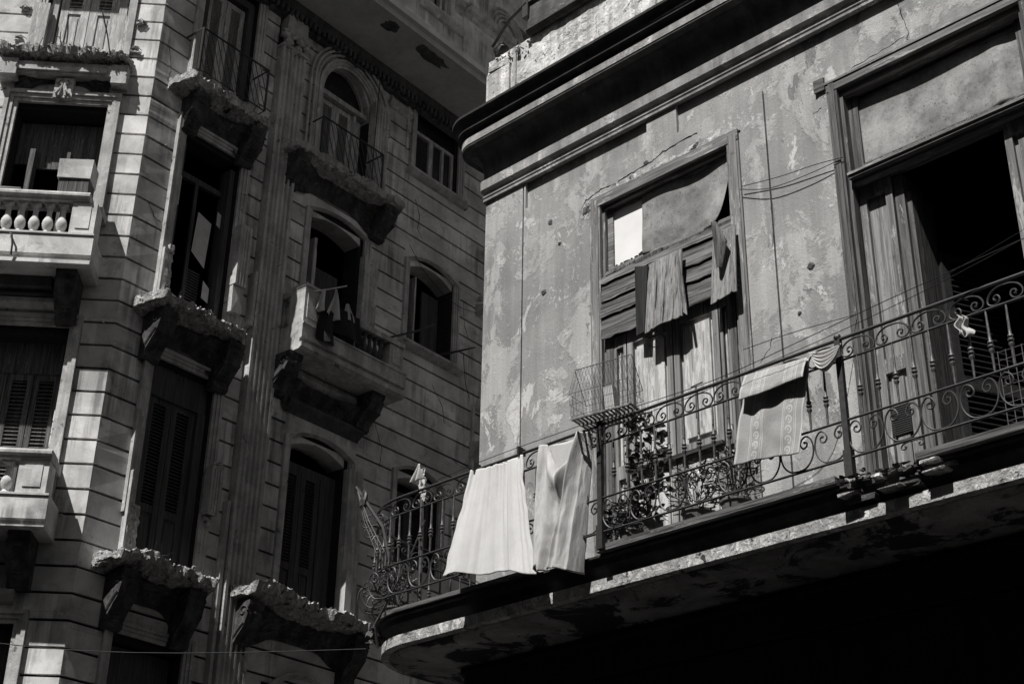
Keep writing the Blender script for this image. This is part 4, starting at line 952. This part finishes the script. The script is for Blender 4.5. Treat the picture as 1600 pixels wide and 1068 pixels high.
# railing sheet and dark gutter on the upper C balcony
m = MB(); m.rbox(-3.2, -1.55, .5, .62, 13.47, 13.56, .01); bC(m, 'dark_board', 'iron')
# C doors
d = surround(-2.04, -.44, 16.55, 19.6, .14, C=True); shutters(-1.72, -.76, 16.56, 19.4, -.12, d, 2, 'shutter', 17.62 if False else 17.55, .075, .13, .035)
m = MB(); m.box(-1.86, -1.74, -.3, -.08, 16.5, 19.5); m.box(-.75, -.62, -.22, -.08, 16.5, 19.5); m.box(-.80, -.46, -.02, .03, 16.5, 17.35); m.box(-2.1, -1.84, -.02, .06, 16.5, 17.5); m.build('lining', 'shutter', d)
d = surround(-2.25, -.44, 12.78, 15.74, .2, C=True, o=.09)
m = MB(); m.box(-1.78, -1.70, -.42, -.2, 12.8, 14.8); m.box(-1.17, -1.12, -.3, -.1, 12.8, 14.7); m.box(-1.7, -1.17, -.42, -.38, 14.55, 14.62); m.box(-2.04, -.63, -.42, -.38, 14.62, 15.4); m.build('inner_frame', 'wood', d)
m = MB()
for k in range(16): m.box(-1.11, -.9, -.3, -.26, 13.9+k*.05, 13.92+k*.05)
m.box(-.9, -.86, -.3, -.25, 12.8, 14.7); m.build('louvres', 'shutterdark', d)
m = MB(); m.box(-.86, -.66, -.2, -.195, 13.4, 14.42); m.build('pane', 'glass', d)
m = MB(); m.box(-1.50, -1.21, .0, .12, 15.58, 15.96)
for sg in (-1, 1):
    c0 = -1.355
    m.tube([(c0+sg*(.085-.006*k*1.)*1*math.cos(k*.75)+sg*.02, .14, 15.86+(.075-.006*k)*math.sin(k*.75)) for k in range(11)], .018, 6)
    m.tube([(c0+sg*.03, .14, 15.78), (c0+sg*.05, .15, 15.7), (c0+sg*.11, .14, 15.64)], .02, 6); m.tube([(c0+sg*.01, .14, 15.92), (c0+sg*.02, .15, 15.75), (c0+sg*.05, .14, 15.6)], .018, 6)
m.build('keystone', 'stone', d)
d = surround(-2.25, -.46, 8.72, 11.75, .18, C=True, o=.07); shutters(-1.9, -.74, 8.75, 10.95, -.36, d, 3, 'wood', 9.2, .06, .08, .035)
m = MB(); m.box(-2.04, -.64, -.41, -.34, 10.95, 11.45); m.build('lining', 'wood', d)
m = MB()
for k in range(5): m.rbox(-.73, -.65, -.36, -.26, 9.38+.2*k, 9.56+.2*k, .003)
m.build('quoins', 'stone', d)
d = surround(-2.25, -.52, 4.3, 7.3, .18, C=True, o=.07); m = MB(); m.box(-2.04, -.66, -.3, -.25, 4.3, 7.1); m.build('door_leaf', 'shutterdark', d)
m = MB(); m.prism_u([(0, 7.55), (.14, 7.55), (.14, 7.48), (.05, 7.40), (0, 7.36)], -3, -.75); bC(m, 'door_hood', 'stoneB'); m = MB(); m.prism_u([(0, 11.95), (.16, 11.95), (.16, 11.88), (.05, 11.8), (0, 11.76)], -3.0, -.78); bC(m, 'door_hood', 'stoneB')
# small broken fixings on the face
for (u_, z_) in ((-2.23, 17.37), (-.33, 17.22), (-.35, 16.66), (-2.2, 16.75)):
    q = MB()
    for k in range(4): q.lump((u_+random.uniform(-.07, .07), .03, z_+random.uniform(-.05, .05)), .045, (1.2, .8, .8), .6, 1)
    q.tube([(u_-.1, .04, z_+.02), (u_, .09, z_+.04), (u_+.1, .03, z_)], .008, 4); bC(q, 'broken_fixing', 'rubble')
for (a, b) in (((-1.36, .36, 16.35), (-1.40, .45, 16.95)), ((-.66, .36, 16.3), (-.85, .5, 17.0))):
    q = MB(); q.tube([a, ((a[0]+b[0])/2+.01, a[1]+.03, (a[2]+b[2])/2), b], .012, 5); bC(q, 'rebar', 'iron')
q = MB(); q.tube([(-1.55, .68, 12.72), (-1.50, .74, 12.66), (-1.47, .73, 12.5), (-1.47, .7, 12.34)], .016, 6); bC(q, 'drain_spout', 'iron')
# right-hand edge fragments of the B facade
for fn_ in (lambda q: q.prism_u([(0, 12.55), (.25, 12.5), (.25, 12.4), (0, 12.2)], 8.0, 9.2), lambda q: q.prism_u([(0, 15.5), (.2, 15.45), (.2, 15.35), (0, 15.25)], 8.05, 9.0), lambda q: q.box(8.02, 8.08, -.01, .05, 10.9, 13.3), lambda q: q.box(8.1, 8.6, .0, .3, 11.6, 11.7),
            lambda q: q.lump((8.15, .1, 13.35), .08, (1, 1, 1.4), .5), lambda q: q.lump((8.1, .1, 15.62), .07, j=.5), lambda q: q.lump((8.2, .1, 16.75), .07, j=.6)):
    q = MB(); fn_(q); q.build('balcony_fragment', 'stoneB', APT)

# ================================================================== UNSEEN BLOCKS ADDED TO CUT SKY FILL (behind the viewer and the corner house)
OPP = empty('street_block', FA, (0, 12.6, 0), 'unseen block across the street, added to cut the sky fill', 'building')
m = MB(); m.box(-14, 45, 12.6, 20, 0, 19); m.box(-14.2, 45.2, 12.35, 12.6, 18.5, 19); m.build('wall', 'darkstone', OPP, base=(0, 12.6, 0)).location = (0, 0, 0)
REAR = empty('rear_block', FA, (6, -14, 0), 'unseen taller block behind the corner house, added to shade the left block from sky', 'building')
m = MB(); m.box(5, 34, -30, -14, 0, 21); m.box(4.8, 34.2, -14, -13.7, 20.5, 21); m.build('wall', 'darkstone', REAR, base=(6, -14, 0)).location = (0, 0, 0)
# ================================================================== LOOSE THINGS
# block on the C balcony
e = empty('planter_box', FC, (-.79, .45, 13.47), 'pale square stone planter box standing on the upper left balcony rail', 'planter')
m = MB(); m.rbox(-1.03, -.53, .30, .68, 13.74, 14.06, .012); m.build('box_top', 'stone', e, base=(-.79, .45, 13.47)).location = (0, 0, 0)
m = MB(); m.rbox(-1.0, -.55, .32, .66, 13.47, 13.735, .008); m.build('box_base', 'wood', e, base=(-.79, .45, 13.47)).location = (0, 0, 0)

def single(mb, name, mat, frame, base, label, cat, group=None, smooth=False):
    return tag(mb.build(name, mat, None, frame, base, smooth=smooth), label, cat, group)
# towel 1: wide white sheet
def TP(fn): return lambda a, b: (lambda p: (TU(p[0]), p[1], TZ(p[2])))(fn(a, b))
m = MB()
def tw1(a, b):
    top = (1.02+.60*a, RP+.02, 6.225-.03*a); z = top[2]-(.90+.17*a-.03*math.sin(a*3.1))*b
    ul = .84; ur = 1.86; u = top[0]*(1-b**1.15)+(ul+(ur-ul)*a)*b**1.15+.012*nz(0, b*7, 1+6*(a > .5))*(abs(a-.5)*2)**4*2
    w1 = nz(a*11, b*.5, 2.2); w2 = nz(a*26, b*.7, 7.1)
    fold = .011*(nz(a*17, 0, 3.1)*1.6+.5*math.sin(a*41+3*nz(a*5, 0, 0)))*(1-b)**1.3+.034*math.sin(a*8+.6+b*.5)*b**.7+.030*w1*(.25+.75*b)+.012*w2*(1-.5*b)-.012*abs(nz(a*7, b*.4, 9))**.5
    return (u, top[1]+.03+.08*b+fold, z+.012*math.sin(a*12)*b-.018*math.sin(math.pi*a)*(1-b))
m.grid(TP(tw1), 130, 80, .004); SH = single(m, 'white_sheet', 'whitecloth', FA, (1.3, RP, 5.2), 'large white sheet pegged flat over the rounded corner of the iron railing', 'sheet', smooth=True)
# towel 2: swagged towel
m = MB()
def tw2(a, b):
    c = min(1., a/.80); dip = .26*max(0, math.sin(math.pi*min(1, max(0, (c-.18)/.70))))**1.1
    zb = 5.12+.03*math.sin(a*5)+.05*(a < .12); z = (6.19-dip)*(1-b)+zb*b
    u = (1.83+.46*c)*(1-b)+(1.83+.31*c)*b
    fold = .030*math.sin(c*math.pi*3.2+.4)*(.5+.5*b)+.018*math.sin(c*23+b*3)*(1-.6*b)
    bulge = .09*math.exp(-((c-.52)/.22)**2)*math.exp(-((b-.12)/.14)**2)
    o = RP+.085+.05*b+fold+bulge-.05*math.exp(-((c-.5)/.25)**2)*math.exp(-(b/.05)**2)
    # diagonal crease from the right peg to the lower middle
    dgl = (c-(.95-.55*b)); o += .035*math.exp(-(dgl/.06)**2)-.03*math.exp(-((dgl+.12)/.09)**2)
    if a > .80:
        t = (a-.80)/.20; u += .045*t*(1-b)+.05*t*b; o -= t*(.04+.11*b)
    o += .012*nz(a*9, b*5, 4)+.005*nz(a*26, b*14, 8)
    return (u, max(o, RP+.035) if a <= .8 else max(o, RP-.16), z)
m.grid(TP(tw2), 110, 70, .004)
T2 = single(m, 'white_towel', 'terry', FA, (2.0, RP, 5.1), 'white terry towel hanging in a deep swag from the railing beside the sheet', 'towel', smooth=True)
m = MB(); m.grid(TP(lambda a, b: (1.86+.40*a, RP+.025+.006*math.sin(a*9), 6.20-.02*a-(.03+.34*math.sin(math.pi*min(1, max(0, (a-.1)/.85)))**1.1)*b)), 30, 16, .003); q = m.build('back_fold', 'terry', T2, base=(2.0, RP, 5.1), smooth=True); q.location = (0, 0, 0)
# towel 3: patterned, folded over the line
m = MB()
def tw3(a, b):
    top = (3.79+.52*a, RP+.03, 6.185-.03*a); ub = 3.68+.53*a; u = top[0]*(1-b)+ub*b
    z = top[2]-(.67+.03*a-.02*math.sin(a*3.1))*b; o = RP+.035+.05*b+.014*math.sin(a*5+2*b)*b+.010*math.sin(a*17+b*3)*(b*.7+.2)+.008*nz(u*8, 0, z*8)
    return (u+.006*math.sin(b*9), o, z)
def tw3f(a, b):
    top = (3.79+.52*a, RP+.035, 6.19-.03*a); z = top[2]-(.21-.03*a)*b-.01*math.sin(a*6)*b
    return (top[0]-.02*b*(1-a), RP+.050+.07*math.sin(b*1.4)+.01*math.sin(a*7)*b+.006*nz(a*9, b*4, 1), z)
m.grid(TP(tw3), 40, 50, .003, uv=True); m.grid(TP(tw3f), 40, 16, .003, uv=True)
single(m, 'patterned_towel', 'lace', FA, (4.0, RP, 5.4), 'grey towel with two bands of woven rings folded over the railing', 'towel', smooth=True)
# small white garment
m = MB()
def tw4(a, b):
    dip = .15*max(0, math.sin(math.pi*a))**.8; z = 6.185-.02*a-dip*(.15+.85*b)-.035*b
    u = 4.335+.245*a+.05*(b-.3)*(.5-a)
    ph = b*30
    return (u, RP+.06+.018*math.sin(ph)*max(0, math.sin(math.pi*a))**.5+.04*math.sin(math.pi*a)*b, z+.004*math.cos(ph))
m.grid(TP(tw4), 40, 80, .003); single(m, 'white_garment', 'whitecloth', FA, (4.45, RP, 6.0), 'small white garment gathered in fine folds on the railing by the post', 'clothing', smooth=True)
# rag on the line at the open door
m = MB(); m.grid(TP(lambda a, b: (5.42+.05*a+.05*b*(a-.2)+.015*math.sin(b*9), RP+.03+.02*math.sin(a*9+b*3), 6.09-.17*b*(1-.4*abs(a-.5))-.02*a)), 12, 14, .003); single(m, 'rag', 'greycloth', FA, (5.45, RP, 5.9), 'small torn pale rag hanging on the railing before the dark open doorway', 'rag', smooth=True)
# clothes pegs
pegs = [(TU(1.06), TZ(6.24)), (TU(1.57), TZ(6.235))]
for i, (u_, z_) in enumerate(pegs):
    q = MB(); q.box(u_-.008, u_+.008, RP+.005, RP+.06, z_-.03, z_+.045); q.box(u_-.006, u_+.006, RP-.03, RP+.004, z_-.02, z_+.04)
    single(q, 'clothes_peg', 'iron', FA, (u_, RP, z_), ['small dark clothes peg near the left end of the white sheet', 'small dark clothes peg near the right end of the white sheet'][i], 'clothes peg', 'pegs holding the white sheet')
# bird cage
CB = (2.42, .98, 6.32)
e = empty('bird_cage', FA, CB, 'empty wire bird cage with gabled roof resting on the railing top', 'cage')
e.rotation_euler = (R(4), R(-3), FA.rot+R(14))
def cg(x, y, z): return (x, y, z)
m = MB(); L, Dp, H, AP = .25, .15, .21, .47
for z in (0.02, .12, H): m.tube([(-L, -Dp, z), (L, -Dp, z), (L, Dp, z), (-L, Dp, z), (-L, -Dp, z)], .0025, 4)
n = 18
for k in range(n+1):
    x = -L+2*L*k/n
    for y in (-Dp, Dp): m.tube([(x, y, .02), (x, y, H), (x, 0, AP)], .0016, 3)
for k in range(13):
    y = -Dp+2*Dp*k/12; zt = H+(AP-H)*(1-abs(y)/Dp)
    for x in (-L, L): m.tube([(x, y, .02), (x, y, zt)], .0016, 3)
m.tube([(-L, 0, AP), (L, 0, AP)], .004, 4)
for x in (-L, L): m.tube([(x, -Dp, H), (x, 0, AP), (x, Dp, H)], .0028, 4)
for z in (.06, .18): m.tube([(-L, -Dp, z), (L, -Dp, z), (L, Dp, z), (-L, Dp, z), (-L, -Dp, z)], .0013, 3)
m.build('wire_bars', 'wirelight', e)
m = MB()
for k in range(15): m.box(-L+k*2*L/14-.008, -L+k*2*L/14+.008, -Dp, Dp, 0, .008)
for y in (-Dp, 0, Dp): m.box(-L, L, y-.01, y+.01, -.012, -.0005)
m.build('slatted_floor', 'woodlight', e)
m = MB(); m.box(-.02, .06, -.08, .0, .02, .26); m.build('nest_box', 'greycloth', e)
# plants on the balcony
def leafplant(name, frame, base, h, w_, n, label, leaf_l, leaf_w, mat='leaf', droop=.3, potr=.1, poth=.2, group=None):
    e_ = empty(name, frame, base, label, 'potted plant', group)
    q = MB(); q.lathe(0, 0, [(potr*.75, 0), (potr, poth*.9), (potr*1.1, poth*.92), (potr*1.1, poth), (potr*.9, poth), (potr*.85, poth*.93)], 14); q.build('pot', 'clay', e_)
    q = MB(); s_ = MB()
    for k in range(14):
        a = random.uniform(0, 6.28); rr = random.random()*w_*.6; t = h*random.uniform(.5, 1)
        s_.tube([(0, 0, poth*.9), (rr*.4*math.cos(a), rr*.4*math.sin(a), t*.6), (rr*math.cos(a), rr*math.sin(a), t)], .004, 4)
    for k in range(n):
        z = poth+(h-poth)*random.random()**.9; rr = w_*(.25+.75*random.random())*(1-.35*abs(z/h-.5)); a = random.uniform(0, 6.28)
        c = Vector((rr*math.cos(a), rr*math.sin(a)*.7, z)); dr = Vector((math.cos(a+random.uniform(-1, 1)), math.sin(a+random.uniform(-1, 1)), random.uniform(-droop*2.5, .8))).normalized()
        sd2 = dr.cross(Vector((random.uniform(-1, 1), random.uniform(-1, 1), 1))).normalized(); L_ = leaf_l*random.uniform(.6, 1.2); W2 = leaf_w*random.uniform(.7, 1.2); nn = dr.cross(sd2)
        p = [c, c+dr*L_*.35+sd2*W2, c+dr*L_*.75+sd2*W2*.7, c+dr*L_, c+dr*L_*.75-sd2*W2*.7, c+dr*L_*.35-sd2*W2, c+dr*L_*.5+nn*W2*.35]
        q.add(p, [(0, 1, 6), (1, 2, 6), (2, 3, 6), (3, 4, 6), (4, 5, 6), (5, 0, 6)])
    q.build('foliage', mat, e_); s_.build('stems', 'dryleaf', e_)
leafplant('potted_plant', FA, (2.60, .74, 5.27), 1.05, .17, 260, 'tall bushy potted plant with glossy dark leaves right of the railing post', .085, .026)
leafplant('potted_plant', FA, (3.02, .70, 5.27), .56, .20, 420, 'low feathery potted plant behind the railing scrolls, left of the patterned towel', .07, .008, droop=.1, potr=.11)
leafplant('potted_plant', FA, (3.36, .68, 5.27), .62, .19, 420, 'fern-like potted plant closest to the patterned towel', .08, .007, droop=.1, potr=.11)
leafplant('potted_plant', FA, (2.20, .66, 5.27), .40, .12, 160, 'small potted plant behind the towel, left of the railing post', .06, .018, potr=.08, poth=.14)
leafplant('potted_plant', FA, (2.52, .86, 5.27), .34, .13, 200, 'squat spiky potted plant at the foot of the tall glossy one', .09, .007, droop=.1, potr=.09, poth=.12)
leafplant('potted_plant', FA, (-.45, .55, 5.27), .62, .22, 220, 'straggly potted plant at the rounded end of the balcony', .06, .012, droop=.4, potr=.1)

# poles at the rounded end
e = empty('upright_pole', FA, (.12, .78, 5.27), 'slim upright pole with a scrap of cloth tied on top at the balcony corner', 'pole')
m = MB(); m.tube([(0, 0, 0), (-.02, .0, .8), (-.02, .02, 1.20)], .017, 8); m.build('shaft', 'ironlit', e)
m = MB()
m.grid(lambda a, b: (-.05+.07*a+.05*b*b+.03*nz(a*5, b*6, 0), .035+.03*nz(a*7, b*7, 4), 1.30-.30*b+.04*nz(a*6, b*4, 8)), 10, 16, .003); m.build('cloth_scrap', 'terry', e)
m = MB(); m.tube([(.0, .9, 5.3), (-.18, .98, 6.05), (-.44, 1.1, 6.46)], [.012, .02, .016], 6); m.lump((-.36, 1.07, 6.32), .035, (1, 1, 3), .4)
for k in range(3): m.tube([(-.43, 1.1, 6.44), (-.33+.03*k, 1.07, 6.1), (-.2+.05*k, 1.02, 5.8)], .004, 4)
single(m, 'leaning_stick', 'iron', FA, (0, .9, 5.3), 'dark stick with trailing cords leaning out over the rounded railing end', 'stick')
m = MB(); m.grid(lambda a, b: (.27+(.02+.09*b)*(a-.5)-.02*b, 1.0+.035*math.sin(a*9+b*2)*b, 6.52-.20*b*(1-.5*abs(a-.35))), 16, 14, .003)
single(m, 'hanging_rag', 'greycloth', FA, (.25, 1.0, 6.3), 'crumpled pale rag hanging on a wire above the railing, left of the white sheet', 'rag', smooth=True)
m = MB(); m.tube([(-.30, .86, 5.02), (-.27, .93, 5.2), (.12, .95, 5.65), (.33, .95, 6.0)], [.012, .011, .007, .006], 6)
single(m, 'bent_rod', 'ironlit', FA, (-.3, .86, 5.02), 'thin bent rod rising from the broken balcony tip', 'rod')

# laundry on the stone balcony
e = empty('laundry_pole', FB, (3.2, .6, 13.5), 'short laundry pole sticking out over the stone balcony rail', 'pole')
m = MB(); m.tube([(0, .08, -.1), (.30, .12, .06), (.62, .2, .24)], .013, 6); m.build('shaft', 'stone', e)
def hangc(name, mat, u0, z0, w0, w1, L, label, ph):
    q = MB(); q.grid(lambda a, b: (u0+(w0+(w1-w0)*b)*(a-.5)+.03*math.sin(b*3+ph), .76+.05*math.sin(a*8+ph)*(.3+b), z0-L*b*(1-.25*abs(a-.5))), 16, 20, .004)
    return single(q, name, mat, FB, (u0, .76, z0-L), label, 'clothing', smooth=True)
hangc('hanging_cloth', 'greycloth', 3.60, 13.60, .03, .34, .62, 'pale pointed cloth hanging from the laundry pole of the stone balcony', 1.)
hangc('hanging_cloth', 'whitecloth', 3.33, 13.46, .08, .20, .42, 'white cloth hanging beside the panelled pedestal of the stone balcony', 2.)
hangc('hanging_cloth', 'darkcloth', 3.50, 13.15, .3, .5, .62, 'dark blanket draped over the front of the stone balcony', 3.)
hangc('hanging_cloth', 'darkcloth', 4.0, 13.30, .5, .75, .50, 'black sheet filling the broken gap of the stone balcony balustrade', 4.)
hangc('hanging_cloth', 'greycloth', 3.95, 13.45, .05, .22, .33, 'twisted grey cloth at the right of the stone balcony laundry', 5.)
# poles under the window
m = MB(); m.tube([(5.55, 0, 13.7), (5.9, .5, 13.85), (6.1, .75, 13.98)], .02, 6); single(m, 'window_stick', 'ironlit', FB, (5.6, 0, 13.6), 'stick poking out below the left side of the arched middle window', 'stick')
m = MB(); m.tube([(7.0, -.02, 13.95), (7.4, .6, 14.1)], [.03, .012], 6); single(m, 'window_pole', 'iron', FB, (7.0, 0, 13.9), 'dark pole jutting from the sill of the arched middle window', 'pole')
m = MB(); m.tube([(5.6, 0, 9.6), (5.6, .5, 9.45), (5.65, .9, 9.35)], .012, 5); m.tube([(5.5, 0, 9.62), (5.7, .55, 9.4)], .008, 5); single(m, 'cable_bundle', 'wire', FB, (5.6, 0, 9.3), 'tangled dark cables sticking out of the shaded stone wall', 'cables')

# wires
WIRES = [
 ('pair of wall wires, the upper one, looping between the two tall doorways', FA, [(3.16, .04, 8.58), (3.55, .05, 8.50), (3.9, .05, 8.46), (4.15, .04, 8.42)], .004),
 ('pair of wall wires, the lower one, looping between the two tall doorways', FA, [(3.14, .04, 8.56), (3.45, .05, 8.43), (3.82, .05, 8.40), (4.13, .04, 8.41)], .004),
 ('taut wire running along the whole sunlit front above the railing', FA, [(-.02, .5, 6.60), (1.05, .8, 6.45), (2.4, .9, 6.38), (3.4, .9, 6.36), (4.35, .9, 6.44), (5.0, .9, 6.50), (6.6, .9, 6.62)], .0035),
 ('slack wire drooping between the towel and the open doorway', FA, [(3.45, .6, 6.70), (3.85, .5, 6.75), (4.12, .05, 6.98)], .0035),
 ('thin clothes line passing just above the patterned towel', FA, [(2.3, 1.12, 6.17), (3.2, 1.12, 6.16), (3.8, 1.1, 6.21), (4.5, 1.08, 6.27), (5.3, 1.06, 6.37), (6.4, 1.05, 6.55)], .003),
 ('faint wire crossing the dark open doorway', FA, [(4.9, .3, 6.85), (5.7, .3, 7.02), (6.4, .3, 7.2)], .0025),
]
for lb, fr_, P, r_ in WIRES:
    q = MB(); q.tube(catmull(P, 6), r_, 4); single(q, 'wire', 'wire', fr_, P[0], lb, 'wire', 'wires strung over the sunlit front')
q = MB(); a = FA.w(-.62, .72, 5.10); b = FC.w(-3.2, .1, 7.2)
e = bpy.data.objects  # long street wire between the two buildings
P = [a+(b-a)*t+Vector((0, 0, -.25*math.sin(math.pi*t))) for t in [k/12 for k in range(13)]]
q.tube([(p.x-0, -p.y, p.z) for p in P], .0045, 4)
ob = q.build('street_wire', 'wire'); tag(ob, 'long thin wire spanning from the balcony tip to the shaded block', 'wire')
for (P, lb) in (([(6.05, .05, 15.9), (6.6, .05, 15.45), (7.4, .06, 15.2), (8.1, .05, 15.3)], 'slack wire sagging on the shaded wall above the arched window'),
            ([(7.3, .4, 14.0), (7.6, .2, 13.6), (7.9, .05, 13.4)], 'short wire dropping right of the arched window'),
            ([(7.5, .05, 12.0), (7.8, .05, 11.95), (8.3, .05, 12.1)], 'short wire low on the shaded wall near the sunlit corner')):
    q = MB(); q.tube(catmull(P, 5), .006, 4); single(q, 'wire', 'wire', FB, P[0], lb, 'wire', 'wires on the shaded wall')
